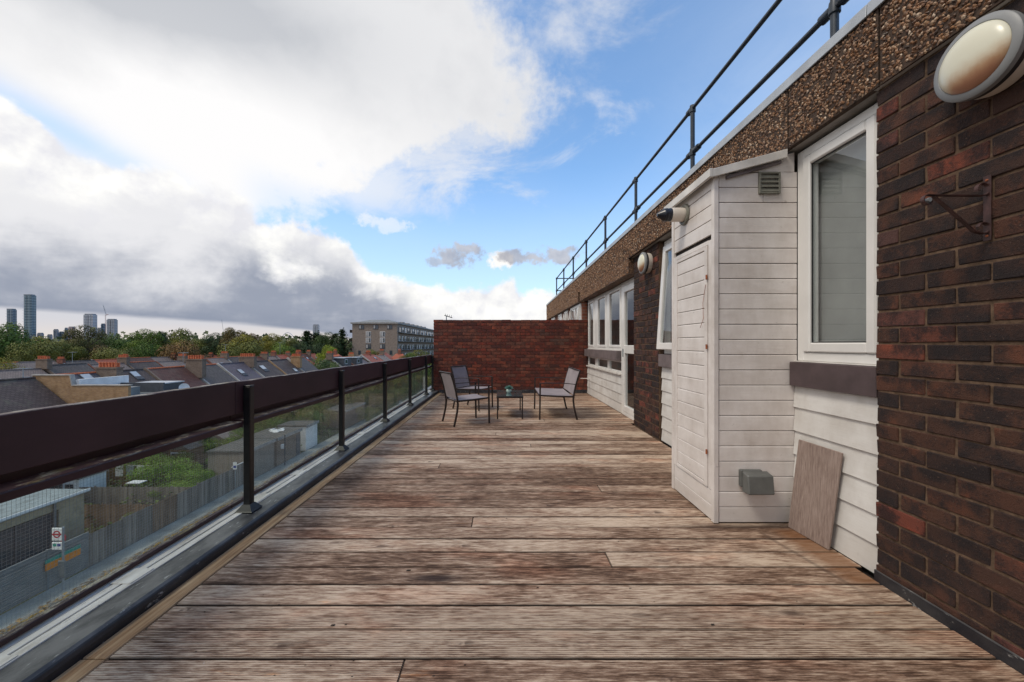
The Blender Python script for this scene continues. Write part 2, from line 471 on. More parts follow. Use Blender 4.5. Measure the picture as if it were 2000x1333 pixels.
def make_track():
    m, t, b = mat('track_white', None, .5, .0, .5)
    n = nnoise(t, pos(t, (1.5, .25, 1)), 12., 6, .68)
    col = ramp(t, n, [(.28, (.34, .29, .235)), (.45, (.62, .57, .50)), (.7, (.80, .75, .68))])
    g = nnoise(t, pos(t, (4.0, .5, 1)), 14., 5, .75).ss(.63, .68)
    col = nmix(t, g * .8, col, (.06, .05, .045))
    t.links.new(col, b.inputs['Base Color']); bump(t, b, n, .3, .003); M['track'] = m
make_track()

def make_batten():
    m, t, b = mat('batten_wood', None, .7, 0, .3)
    g1 = nnoise(t, pos(t, (42, 1.3, 42)), 1.4, 7, .66, dist=.5)
    g2 = nnoise(t, pos(t, (2, .8, 2)), 1.9, 4, .6)
    col = ramp(t, g1 * .6 + g2 * .5, [(.34, (.12, .058, .028)), (.48, (.27, .155, .080)), (.60, (.42, .275, .155)), (.74, (.58, .44, .29))])
    t.links.new(col, b.inputs['Base Color']); bump(t, b, g1, .5, .003); M['batten'] = m
make_batten()

# leaning plank: fine woven grain
def make_lean():
    m, t, b = mat('lean_wood', None, .7, 0, .25)
    g1 = nnoise(t, pos(t, (60, 60, 5)), 2.0, 6, .7)
    g2 = nnoise(t, pos(t, (3, 3, 2)), 2.0, 4, .6)
    col = ramp(t, g1 * .8 + g2 * .25, [(.34, (.17, .118, .098)), (.52, (.285, .215, .185)), (.68, (.38, .30, .262))])
    t.links.new(col, b.inputs['Base Color']); bump(t, b, g1, .4, .002); M['lean'] = m
make_lean()

# glass -----------------------------------------------------------------
def make_glass():
    # window pane: reflective, dark room behind seen through
    m = bpy.data.materials.new('window_glass'); m.use_nodes = True; t = m.node_tree; t.nodes.clear()
    o = t.nodes.new('ShaderNodeOutputMaterial'); tr = t.nodes.new('ShaderNodeBsdfTransparent')
    tr.inputs[0].default_value = (.92, .94, .94, 1)
    gl = t.nodes.new('ShaderNodeBsdfGlossy'); gl.inputs['Roughness'].default_value = .015; gl.inputs['Color'].default_value = (.95, .97, 1, 1)
    fr = t.nodes.new('ShaderNodeFresnel'); fr.inputs['IOR'].default_value = 1.95
    front = 1.0 - N(t, t.nodes.new('ShaderNodeNewGeometry').outputs['Backfacing'])
    mx = t.nodes.new('ShaderNodeMixShader'); t.links.new((N(t, fr.outputs[0]) * front).s, mx.inputs[0])
    t.links.new(tr.outputs[0], mx.inputs[1]); t.links.new(gl.outputs[0], mx.inputs[2])
    t.links.new(mx.outputs[0], o.inputs[0]); M['glass'] = m
    # dusty greenish balustrade glass
    m = bpy.data.materials.new('balustrade_glass'); m.use_nodes = True; t = m.node_tree; t.nodes.clear()
    o = t.nodes.new('ShaderNodeOutputMaterial'); tr = t.nodes.new('ShaderNodeBsdfTransparent')
    tr.inputs[0].default_value = (.94, .98, .96, 1)
    gl = t.nodes.new('ShaderNodeBsdfGlossy'); gl.inputs['Roughness'].default_value = .03
    fr = t.nodes.new('ShaderNodeFresnel'); fr.inputs['IOR'].default_value = 1.45
    df = t.nodes.new('ShaderNodeBsdfDiffuse'); df.inputs[0].default_value = (.42, .42, .34, 1)
    dust = nnoise(t, pos(t, (1, .8, 2.0)), 2.5, 5, .65)
    X, Y, Z = xyz(t, pos(t))
    front = 1.0 - N(t, t.nodes.new('ShaderNodeNewGeometry').outputs['Backfacing'])
    amt = (dust * .20 + Z.ss(.30, .08) * .10 + Y.ss(2.2, 4.5) * .10).cl() * front
    m1 = t.nodes.new('ShaderNodeMixShader'); t.links.new(amt.s, m1.inputs[0])
    t.links.new(tr.outputs[0], m1.inputs[1]); t.links.new(df.outputs[0], m1.inputs[2])
    mx = t.nodes.new('ShaderNodeMixShader'); t.links.new((N(t, fr.outputs[0]) * front).s, mx.inputs[0])
    t.links.new(m1.outputs[0], mx.inputs[1]); t.links.new(gl.outputs[0], mx.inputs[2])
    t.links.new(mx.outputs[0], o.inputs[0]); M['pane'] = m
    mm, t, b = mat('table_glass', (.035, .060, .062), .06, 0, .8); M['table_glass'] = mm
    mm, t, b = mat('far_glass', (.045, .060, .075), .08, 0, .9); M['far_glass'] = mm
    mm, t, b = mat('skylight_glass', (.42, .47, .50), .12, 0, .9); M['skylight'] = mm
make_glass()

# lamp diffuser: cream opal plastic with a rusty water stain in its lower part
def make_opal():
    m, t, b = mat('opal', None, .28, 0, .5)
    Y, Z = xyz(t, pos(t, obj=True))[1:]
    n = nnoise(t, pos(t, obj=True), 9., 4, .6)
    k = (Z * -1.0 + Y * -.25 + (n - .5) * .08).ss(.0, .095)
    col = ramp(t, k, [(0, (.70, .68, .55)), (.45, (.60, .50, .36)), (.8, (.46, .28, .16)), (1, (.36, .17, .10))])
    t.links.new(col, b.inputs['Base Color']); b.inputs['Subsurface Weight'].default_value = 0.0
    M['opal'] = m
make_opal()

# far house walls and roofs (pieces smaller than a few pixels)
def brickwall(name, c1, c2, mo, rowh=.075, bw=.225):
    m, t, b = mat(name, None, .9, 0, .2)
    X, Y, Z = xyz(t, pos(t))
    cb = t.nodes.new('ShaderNodeCombineXYZ'); t.links.new((X + Y).s, cb.inputs[0]); t.links.new(Z.s, cb.inputs[1])
    br = t.nodes.new('ShaderNodeTexBrick'); t.links.new(cb.outputs[0], br.inputs['Vector'])
    br.inputs['Scale'].default_value = 1; br.inputs['Brick Width'].default_value = bw; br.inputs['Row Height'].default_value = rowh
    br.inputs['Mortar Size'].default_value = .010
    br.inputs['Color1'].default_value = (*c1, 1); br.inputs['Color2'].default_value = (*c2, 1); br.inputs['Mortar'].default_value = (*mo, 1)
    n = nnoise(t, pos(t), 1.6, 6, .7)
    col = nmix(t, n.ss(.42, .7) * .55, br.outputs['Color'], tuple(v * .42 for v in c1))
    t.links.new(col, b.inputs['Base Color']); M[name] = m
brickwall('stock_brick', (.46, .265, .115), (.34, .18, .080), (.30, .25, .19))
brickwall('brown_brick', (.23, .165, .12), (.17, .115, .085), (.22, .19, .16))
brickwall('dark_wall', (.062, .034, .027), (.045, .028, .026), (.125, .082, .056))
brickwall('red_house', (.26, .085, .050), (.20, .065, .040), (.24, .17, .14))
brickwall('block_brick', (.30, .235, .190), (.26, .205, .165), (.28, .235, .20))
brickwall('garden_brick', (.42, .35, .22), (.34, .28, .18), (.36, .31, .24))

def roofmat(name, base, alt, row=.19, wd=.28, moss=.25):
    m, t, b = mat(name, None, .65, 0, .4)
    X, Y, Z = xyz(t, pos(t))
    cb = t.nodes.new('ShaderNodeCombineXYZ'); t.links.new(Y.s, cb.inputs[0]); t.links.new((Z * 1.6).s, cb.inputs[1])
    br = t.nodes.new('ShaderNodeTexBrick'); t.links.new(cb.outputs[0], br.inputs['Vector'])
    br.inputs['Scale'].default_value = 1; br.inputs['Brick Width'].default_value = wd; br.inputs['Row Height'].default_value = row
    br.inputs['Mortar Size'].default_value = .016; br.inputs['Bias'].default_value = -.1
    br.inputs['Color1'].default_value = (*base, 1); br.inputs['Color2'].default_value = (*alt, 1)
    br.inputs['Mortar'].default_value = tuple(v * .30 for v in base) + (1,)
    n = nnoise(t, pos(t, (1, 1, 1.5)), 1.1, 7, .68)
    col = nmix(t, n.ss(.50, .68) * moss * 1.6, br.outputs['Color'], (.13, .12, .085))
    col = nmix(t, nnoise(t, pos(t, (.4, 1.2, .4)), 3., 5, .7).ss(.55, .7) * .35, col, tuple(min(1, v * 1.9) for v in base))
    t.links.new(col, b.inputs['Base Color']); bump(t, b, br.outputs['Fac'], -.6, .02)
    M[name] = m
roofmat('slate', (.118, .098, .090), (.080, .067, .062))
roofmat('slate_purple', (.155, .125, .140), (.115, .094, .106))
roofmat('slate_brown', (.098, .070, .064), (.066, .048, .044), moss=.35)
roofmat('slate_pale', (.27, .205, .175), (.20, .155, .132))
roofmat('tile_red', (.42, .110, .058), (.33, .085, .045), .25, .26, .15)
roofmat('tile_dark_red', (.13, .058, .045), (.095, .044, .036), .25, .26, .25)
roofmat('slate_blue', (.100, .102, .118), (.080, .082, .098), moss=.05)

# timber fences
def make_fence(name, c):
    m, t, b = mat(name, None, .9, 0, .15)
    n = nnoise(t, pos(t, (8, 8, .8)), 1.2, 6, .66)
    g = t.nodes.new('ShaderNodeNewGeometry')
    rr = N(t, g.outputs['Random Per Island'])
    col = ramp(t, n * .75 + rr * .35, [(.25, tuple(v * .45 for v in c)), (.55, c), (.85, tuple(min(1, v * 1.6) for v in c))])
    t.links.new(col, b.inputs['Base Color']); M[name] = m
make_fence('fence_grey', (.215, .185, .155)); make_fence('fence_brown', (.20, .13, .085)); make_fence('fence_new', (.19, .145, .105))

# foliage: tint comes from the object's own colour
def make_leaf():
    m, t, b = mat('leaf', None, .6, 0, .25)
    oi = t.nodes.new('ShaderNodeObjectInfo')
    g = t.nodes.new('ShaderNodeNewGeometry')
    n = nnoise(t, pos(t), .45, 5, .65)
    rr = N(t, g.outputs['Random Per Island'])
    k = (n - .5) * 2.2 + (rr - .5) * .45 + .5
    dark = nmix(t, 1.0, oi.outputs['Color'], (.62, .68, .55), 'MULTIPLY')
    lite = nmix(t, 1.0, oi.outputs['Color'], (2.6, 2.4, 1.6), 'MULTIPLY')
    t.links.new(nmix(t, k.cl(), dark, lite), b.inputs['Base Color'])
    M['leaf'] = m
make_leaf()
def make_ground():
    m, t, b = mat('ground_mix', None, .95, 0, .1)
    n = nnoise(t, pos(t), .22, 8, .7)
    f = nnoise(t, pos(t), 2.2, 5, .7)
    c = ramp(t, n * .7 + f * .35, [(.30, (.022, .030, .014)), (.48, (.045, .055, .024)), (.60, (.085, .080, .045)), (.75, (.16, .13, .09))])
    t.links.new(c, b.inputs['Base Color']); M['ground'] = m
    m, t, b = mat('road_far', (.06, .06, .06), .9); M['road'] = M['asphalt']
make_ground()

# towers: floors and glass bays in the cladding, far too distant to pick apart
def towermat(name, c1, c2, fl=3.3, bay=3.0):
    m, t, b = mat(name, None, .25, .0, .7)
    X, Y, Z = xyz(t, pos(t))
    a = ((Z * (2 * math.pi / (fl * 3)))._m('SINE')).ss(-.2, .6)
    v = (((X + Y) * (2 * math.pi / (bay * 3)))._m('SINE')).ss(-.1, .5)
    n = nnoise(t, pos(t, (.05, .05, .12)), 1.0, 4, .6)
    t.links.new(nmix(t, (a * .5 + v * .25 + (n - .5) * 1.2).cl(), c1, c2), b.inputs['Base Color']); M[name] = m
towermat('tower_teal', (.075, .135, .175), (.19, .28, .33))
towermat('tower_blue', (.08, .125, .18), (.18, .25, .32))
towermat('tower_pale', (.30, .31, .36), (.45, .46, .50), 3.6, 6)
towermat('tower_grey', (.22, .23, .27), (.32, .33, .37), 3.6, 5)
towermat('tower_pink', (.36, .22, .22), (.46, .32, .31), 3.6, 5)

# ================================================================== helpers: geometry
ORG = {}          # world origin of every object that may become a parent
def link(name, me, m=None, parent=None, loc=(0, 0, 0)):
    o = bpy.data.objects.new(name, me)
    COL.objects.link(o)
    loc = Vector(loc)
    if parent is not None:
        o.parent = parent; o.location = loc - ORG[parent]
    else: o.location = loc
    ORG[o] = loc
    if m is not None and me is not None and not me.materials: me.materials.append(m)
    return o
def tag(o, label, cat, group=None, kind=None):
    o['label'] = label
    if cat: o['category'] = cat
    if group: o['group'] = group
    if kind: o['kind'] = kind
    return o
def thing(name, label, cat, loc=(0, 0, 0), group=None, rotz=0.0):
    o = link(name, None, loc=loc); o.rotation_euler.z = rotz; o.empty_display_size = .1
    return tag(o, label, cat, group)
def structure(name, me_or_none, m=None, loc=(0, 0, 0)):
    o = link(name, me_or_none, m, None, loc); o['kind'] = 'structure'; return o

class MB:
    def __init__(s): s.v, s.f = [], []
    def add(s, vs, fs):
        k = len(s.v); s.v += [Vector(a) for a in vs]; s.f += [tuple(i + k for i in f) for f in fs]; return s
    def box(s, x0, x1, y0, y1, z0, z1):
        if x0 > x1: x0, x1 = x1, x0
        if y0 > y1: y0, y1 = y1, y0
        if z0 > z1: z0, z1 = z1, z0
        return s.add([(x0, y0, z0), (x1, y0, z0), (x1, y1, z0), (x0, y1, z0), (x0, y0, z1), (x1, y0, z1), (x1, y1, z1), (x0, y1, z1)],
                     [(0, 3, 2, 1), (4, 5, 6, 7), (0, 1, 5, 4), (1, 2, 6, 5), (2, 3, 7, 6), (3, 0, 4, 7)])
    def prism(s, poly, axis, a, b):
        """poly: 2D points; axis 'x': poly=(y,z), 'y': (x,z), 'z': (x,y)"""
        def p(q, h): return {'x': (h, q[0], q[1]), 'y': (q[0], h, q[1]), 'z': (q[0], q[1], h)}[axis]
        n = len(poly)
        return s.add([p(q, a) for q in poly] + [p(q, b) for q in poly],
                     [tuple(range(n))[::-1], tuple(range(n, 2 * n))] + [(i, (i + 1) % n, (i + 1) % n + n, i + n) for i in range(n)])
    def tube(s, pts, r, n=8, caps=True):
        pts = [Vector(p) for p in pts]; rs = r if isinstance(r, (list, tuple)) else [r] * len(pts)
        k0 = len(s.v); prev = None
        for i, p in enumerate(pts):
            d = (pts[min(i + 1, len(pts) - 1)] - pts[max(i - 1, 0)]).normalized()
            if prev is None:
                u = d.orthogonal().normalized()
            else:
                u = (prev - d * prev.dot(d)).normalized()
            prev = u; w = d.cross(u)
            for j in range(n):
                a = 2 * math.pi * (j + .5) / n
                s.v.append(p + (u * math.cos(a) + w * math.sin(a)) * rs[i])
        for i in range(len(pts) - 1):
            for j in range(n):
                a = k0 + i * n + j; b2 = k0 + i * n + (j + 1) % n
                s.f.append((a, b2, b2 + n, a + n))
        if caps:
            s.f.append(tuple(k0 + j for j in range(n))[::-1]); s.f.append(tuple(k0 + (len(pts) - 1) * n + j for j in range(n)))
        return s
    def bar(s, pts, w, h, up=(0, 0, 1)):
        """flat strip (rect section) along pts: h along 'up', w across"""
        pts = [Vector(p) for p in pts]; k0 = len(s.v); upv = Vector(up)
        for i, p in enumerate(pts):
            d = (pts[min(i + 1, len(pts) - 1)] - pts[max(i - 1, 0)]).normalized()
            c = d.cross(upv).normalized(); u = c.cross(d).normalized()
            for a, b2 in ((-1, -1), (1, -1), (1, 1), (-1, 1)): s.v.append(p + c * (a * w / 2) + u * (b2 * h / 2))
        for i in range(len(pts) - 1):
            for j in range(4):
                a = k0 + i * 4 + j; b2 = k0 + i * 4 + (j + 1) % 4
                s.f.append((a, b2, b2 + 4, a + 4))
        s.f.append((k0 + 3, k0 + 2, k0 + 1, k0)); e = k0 + (len(pts) - 1) * 4; s.f.append((e, e + 1, e + 2, e + 3))
        return s
    def lathe(s, prof, origin, axis, n=40):
        """prof: (radius, distance along axis)"""
        o = Vector(origin); ax = Vector(axis).normalized(); u = ax.orthogonal().normalized(); w = ax.cross(u); k0 = len(s.v)
        for r, h in prof:
            for j in range(n):
                a = 2 * math.pi * j / n; s.v.append(o + ax * h + (u * math.cos(a) + w * math.sin(a)) * max(r, 1e-4))
        for i in range(len(prof) - 1):
            for j in range(n):
                a = k0 + i * n + j; b2 = k0 + i * n + (j + 1) % n; s.f.append((a, b2, b2 + n, a + n))
        return s
    def mesh(s, name, m=None, org=(0, 0, 0), bevel=0.0, smooth=False, seg=1):
        me = bpy.data.meshes.new(name); o = Vector(org)
        me.from_pydata([tuple(v - o) for v in s.v], [], s.f)
        bm = bmesh.new(); bm.from_mesh(me)
        if bevel:
            es = [e for e in bm.edges if len(e.link_faces) == 2 and e.calc_face_angle(0) > .6]
            bmesh.ops.bevel(bm, geom=es, offset=bevel, segments=seg, affect='EDGES', profile=.5, clamp_overlap=True)
        bmesh.ops.recalc_face_normals(bm, faces=bm.faces)
        bm.to_mesh(me); bm.free()
        if smooth:
            for p in me.polygons: p.use_smooth = True
            me.set_sharp_from_angle(angle=math.radians(40))
        if m is not None: me.materials.append(m)
        return me
    def build(s, name, m, parent=None, bevel=0.0, smooth=False, seg=1, loc=None):
        if loc is None: loc = ORG[parent] if parent is not None else (0, 0, 0)
        return link(name, s.mesh(name, m, loc, bevel, smooth, seg), None, parent, loc)

def bx(name, m, parent, x0, x1, y0, y1, z0, z1, bevel=0.0):
    return MB().box(x0, x1, y0, y1, z0, z1).build(name, m, parent, bevel)

def copy_tree(o, parent=None, loc=None, rotz=None):
    c = o.copy(); COL.objects.link(c)
    if parent is not None: c.parent = parent; c.matrix_parent_inverse = o.matrix_parent_inverse.copy()
    if loc is not None: c.location = loc
    if rotz is not None: c.rotation_euler.z = rotz
    for ch in KIDS.get(o, [k for k in o.children]): copy_tree(ch, c)
    return c
KIDS = {}

# ================================================================== the roof terrace: deck, kerb, track
R = random.Random(11)
GND = EYE - 11.5
def deck():
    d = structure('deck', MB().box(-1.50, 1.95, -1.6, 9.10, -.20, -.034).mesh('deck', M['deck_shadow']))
    pitch, Y = .145, 1.4144 - .145 * 20
    PM = {}
    joints = {19: [-.355], 14: [.9], 11: [-.5], 24: [.55], 27: [-.2], 31: [.75], 35: [-.6], 40: [.3], 44: [-.1], 50: [.6], 55: [-.4], 60: [.35], 5: [.2]}
    k = 0
    while Y < 9.08:
        y1 = min(Y + pitch - .0085, 9.095)
        xr = 1.778 if Y < 1.90 else (1.822 if Y < 4.6 else (1.815 if Y < 5.5 else 1.925))
        js = sorted(joints.get(k, []))
        xs = [-1.426] + js + [xr]
        for i in range(len(xs) - 1):
            a, b2 = xs[i] + (.0006 if i else 0), xs[i + 1] - (.0006 if i < len(xs) - 2 else 0)
            key = (round(b2 - a, 3), round(y1 - Y, 3), (k + i) % 3)
            if key not in PM:
                w, h = b2 - a, y1 - Y
                q = random.Random(k)
                mb = MB(); n = 9; pts_t, pts_b = [], []
                # gently wavy board edges
                for s_ in range(n + 1):
                    x = w * s_ / n
                    pts_b.append((x, -q.uniform(0, .0016))); pts_t.append((x, h + q.uniform(0, .0016)))
                mb.prism(pts_b + pts_t[::-1], 'z', -.030, 0)
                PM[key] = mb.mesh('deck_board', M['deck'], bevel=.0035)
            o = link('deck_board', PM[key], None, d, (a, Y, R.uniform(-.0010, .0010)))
            o.rotation_euler = (R.uniform(-.004, .004), 0, 0)
        Y += pitch; k += 1
    # crumbs of bark and rot caught along the joints
    cr = MB(); q = random.Random(14)
    for (px, py, s_) in [(798, 1115, .012), (938, 1143, .010), (1050, 1149, .006), (1231, 1150, .006), (650, 1222, .009), (675, 1221, .005), (1392, 1221, .008), (1300, 979, .008), (545, 1182, .004)] + [(q.uniform(250, 1650), q.uniform(880, 1330), q.uniform(.002, .005)) for _ in range(60)]:
        Yc = EYE * FPX / (py - VY); Xc = (px - VX) / FPX * Yc
        if Xc > 1.25 and Yc > 2.3 or Xc < -1.38 or Xc > 1.7: continue
        a = q.uniform(0, 3)
        cr.add([(Xc - s_, Yc - s_ * .5, .0015), (Xc + s_ * .8, Yc - s_ * .4, .0015), (Xc + s_, Yc + s_ * .6, .0015), (Xc - s_ * .7, Yc + s_ * .5, .0015), (Xc, Yc, .0015 + s_ * .35)], [(0, 1, 4), (1, 2, 4), (2, 3, 4), (3, 0, 4), (3, 2, 1, 0)])
    o = cr.build('deck_debris', M['deck_shadow']); tag(o, 'small dark crumbs of rotten wood scattered on the deck boards', 'debris', kind='stuff')
    # pale batten along the kerb, in lengths
    yy = -1.5
    for L in (2.9, 2.75, 2.0, 3.0):
        e = min(yy + L, 9.09)
        mb = MB(); n = 14
        ins = [(-1.428 + R.uniform(-.004, .006), yy + (e - yy) * i / n) for i in range(n + 1)]
        mb.prism([(-1.511, yy), (-1.511, e)] + ins[::-1], 'z', -.03, .006)
        mb.build('edge_batten', M['batten'], d, bevel=.003, loc=(0, 0, 0)); yy = e + .004
    # rounded bitumen kerb
    mb = MB(); mb.prism([(-1.655, -.25), (-1.513, -.25), (-1.513, .030), (-1.519, .048), (-1.534, .0585), (-1.655, .061)], 'y', -1.6, 9.09)
    me = mb.mesh('kerb', M['bitumen'], bevel=.004); structure('kerb', me)
    # pale window-track sill with two grooves
    tr = MB()
    for a, b2, z in ((-1.790, -1.744, .064), (-1.735, -1.702, .066), (-1.692, -1.652, .066)):
        tr.box(a, b2, -1.6, 9.09, .049, z)
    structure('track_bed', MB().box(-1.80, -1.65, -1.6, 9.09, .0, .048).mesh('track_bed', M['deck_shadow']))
    t_ = structure('sill_track', tr.mesh('sill_track', M['track'], bevel=.0015))
    # the slots end in rounded plates, one per bay
    for i in range(7):
        yb = -.37 + 1.45 * i
        for (c, w) in ((.10, .16), (.66, .12)):
            bx('track_cover', M['track'], t_, -1.752, -1.658, yb + c, yb + c + w, .0665, .0695, .001)
    # outer concrete ledge with drifted leaves
    structure('outer_ledge', MB().box(-1.90, -1.801, -1.6, 16.2, -.35, .050).mesh('outer_ledge', M['bitumen']))
    lv = MB(); q = random.Random(4)
    for i in range(900):
        y = 1.2 + 4.5 * q.random() ** 1.6; x = -1.89 + .085 * q.random() ** .8; z = .051 + q.random() * .012; s_ = q.uniform(.006, .017); a = q.uniform(0, 6.28)
        c_, n_ = math.cos(a) * s_, math.sin(a) * s_
        lv.add([(x - c_, y - n_, z), (x + n_ * .5, y - c_ * .5, z + q.uniform(0, .006)), (x + c_, y + n_, z), (x - n_ * .5, y + c_ * .5, z + q.uniform(0, .006))], [(0, 1, 2, 3)])
    m, t, b = mat('leaf_litter', None, .8)
    g = t.nodes.new('ShaderNodeNewGeometry')
    t.links.new(ramp(t, g.outputs['Random Per Island'], [(0, (.05, .035, .02)), (.4, (.16, .09, .03)), (.7, (.30, .17, .03)), (1, (.10, .10, .03))]), b.inputs['Base Color'])
    o = lv.build('leaf_litter', m); tag(o, 'brown and yellow leaf litter gathered on the ledge outside the glass', 'leaf litter', kind='stuff')
deck()

# ------------------------------------------------------------------ balustrade
def balustrade():
    r = thing('balcony_railing', 'purple-brown timber and wired glass balcony railing along the left edge of the deck', 'railing', (-1.645, 2.53, .061))
    ys = [-.37, 1.08, 2.53, 3.98, 5.43, 6.88, 8.33, 9.055]
    pm = MB().box(-.0225, .0225, -.0225, .0225, .02, .80).mesh('post', M['black_paint'], bevel=.004)
    cap = MB().box(-.023, .023, -.023, .023, .80, .806).mesh('post_cap', M['black_paint'], bevel=.002)
    bp = MB().prism([(-.055, -.055), (.055, -.055), (.055, .055), (-.055, .055)], 'z', 0, .010)
    # flared foot
    z1 = .045
    bp.add([(-.052, -.052, .010), (.052, -.052, .010), (.052, .052, .010), (-.052, .052, .010), (-.026, -.026, z1), (.026, -.026, z1), (.026, .026, z1), (-.026, .026, z1)],
           [(0, 1, 5, 4), (1, 2, 6, 5), (2, 3, 7, 6), (3, 0, 4, 7), (4, 5, 6, 7)])
    bpm = bp.mesh('base_plate', M['black_paint'], bevel=.002)
    bolt = MB().lathe([(0, .006), (.007, .006), (.007, 0)], (0, 0, 0), (0, 0, 1), 6).mesh('bolt', M['black_paint'])
    for y in ys:
        p = link('post', pm, None, r, (-1.645, y, .061))
        link('post_cap', cap, None, p, (-1.645, y, .061)); link('base_plate', bpm, None, p, (-1.645, y, .061))
        for sx in (-.042, .042):
            link('bolt', bolt, None, p, (-1.645 + sx, y + .04, .070))
    # tall top boards, butt joined a little before a post
    js = [-1.6, -.41, 2.44, 5.39, 9.09]
    for a, b2 in zip(js[:-1], js[1:]):
        mb = MB(); n = int((b2 - a) * 7); q = random.Random(int(a * 10))
        lo = [(a + .002 + (b2 - a - .004) * i / n, .694 + q.uniform(-.0012, .0012)) for i in range(n + 1)]
        hi = [(y, .895 + q.uniform(-.003, .0025)) for y, _ in lo]
        mb.prism(lo + hi[::-1], 'x', -1.712, -1.669)
        mb.build('top_board', M['maroon'], r, bevel=.003)
    pane_w = {}
    for i, (a, b2) in enumerate(zip(ys[:-1], ys[1:])):
        g = .028
        bx('shadow_backing', M['maroon'], r, -1.80, -1.765, a + .002, b2 - .002, .607, .745, .003)  # dark board added behind the gap so it reads as shadow
        mb = MB().prism([(-1.764, .603), (-1.664, .603), (-1.662, .637), (-1.764, .641)], 'y', a + g, b2 - g)
        mb.build('lower_rail', M['maroon'], r, bevel=.003)
        bx('bottom_rail', M['maroon'], r, -1.790, -1.757, a + .002, b2 - .002, .0705, .094, .003)
        gp = bx('glass_pane', M['pane'], r, -1.778, -1.772, a + .004, b2 - .004, .094, .602)
        # wired glass: welded square mesh inside the pane
        if b2 > .9:
            w = MB(); t_ = .00028; st = .0135 if b2 < 5.6 else .025; y = a + .01
            while y < b2 - .01:
                w.box(-1.7752 - t_, -1.7752 + t_, y - t_, y + t_, .094, .602); y += st
            z = .10
            while z < .60:
                w.box(-1.7752 - t_, -1.7752 + t_, a + .004, b2 - .004, z - t_, z + t_); z += st
            o = w.build('wire_mesh', M['steel_far'], gp); o['kind'] = 'stuff'
        # staining edge of putty, yellow moss on the outer side
    mo = MB(); q = random.Random(9)
    for i in range(420):
        y = 1.1 + 4.2 * q.random(); 
        if not (2.0 < y < 2.55 or q.random() < .25): continue
        x = -1.794 + q.uniform(-.004, .010); z = .0945; s_ = q.uniform(.002, .006)
        mo.add([(x - s_, y - s_ * 2, z), (x + s_, y - s_ * 2, z), (x + s_, y + s_ * 2, z), (x - s_, y + s_ * 2, z), (x, y, z + s_)], [(0, 1, 4), (1, 2, 4), (2, 3, 4), (3, 0, 4), (0, 3, 2, 1)])
    mm, t, b = mat('moss', (.24, .15, .02), .95)
    o = mo.build('moss', mm, r); o['kind'] = 'stuff'
balustrade()

# ================================================================== brick end wall
def brick_variants(w, d, h, m, n=4, bev=.005):
    out = []
    for i in range(n):
        q = random.Random(100 + i)
        mb = MB().box(0, w, 0, d, 0, h)
        for v in mb.v: v += Vector((q.uniform(-.0026, .0026), q.uniform(-.0026, .0026), q.uniform(-.0026, .0026)))
        out.append(mb.mesh('brick', m, bevel=bev))
    return out
def end_wall():
    r = thing('brick_wall', 'red-brown brick parapet wall closing the far end of the deck', 'brick wall', (.15, 9.2, 0))
    bx('mortar_core', M['old_mortar'], r, -1.622, 1.935, 9.107, 9.315, -.1, 1.694)
    st = brick_variants(.215, .05, .0655, M['red_brick'], 4, .004)
    half = brick_variants(.1025, .05, .0655, M['red_brick'], 2, .004)
    cells = []
    for c in range(23):
        z = .001 + c * .0742; x = -1.63
        if c % 2: cells.append((x, z, half)); x += .1125
        while x < 1.93:
            w = 1.94 - x
            if w < .06: break
            cells.append((x, z, st if w >= .21 else half)); x += .225 if w >= .21 else .1125
    q = random.Random(3); order = list(range(len(cells))); q.shuffle(order); keep = set(order[:300])
    rest = MB()
    for i, (x, z, var) in enumerate(cells):
        if i in keep:
            link('brick', q.choice(var), None, r, (x, 9.10 + q.uniform(-.002, .002), z + (q.uniform(-.004, .005) if z > 1.6 else 0)))
        else:
            w = .215 if var is st else .1025
            y = 9.10 + q.uniform(-.002, .002); rest.box(x, min(x + w, 1.938), y, y + .05, z, z + .0655)
    o = rest.build('brick_infill', M['red_brick'], r, bevel=.004); o['kind'] = 'stuff'
    # dark tarred foot and side returns
    bx('tarred_foot', M['bitumen'], r, -1.50, 1.925, 9.085, 9.097, -.03, .075, .004)
    k = MB()
    for c in range(23): k.box(-1.632, -1.619, 9.152 + (c % 2) * .06, 9.31, .001 + c * .0742, .0665 + c * .0742)
    k.build('return_bricks', M['red_brick'], r, bevel=.003)
end_wall()

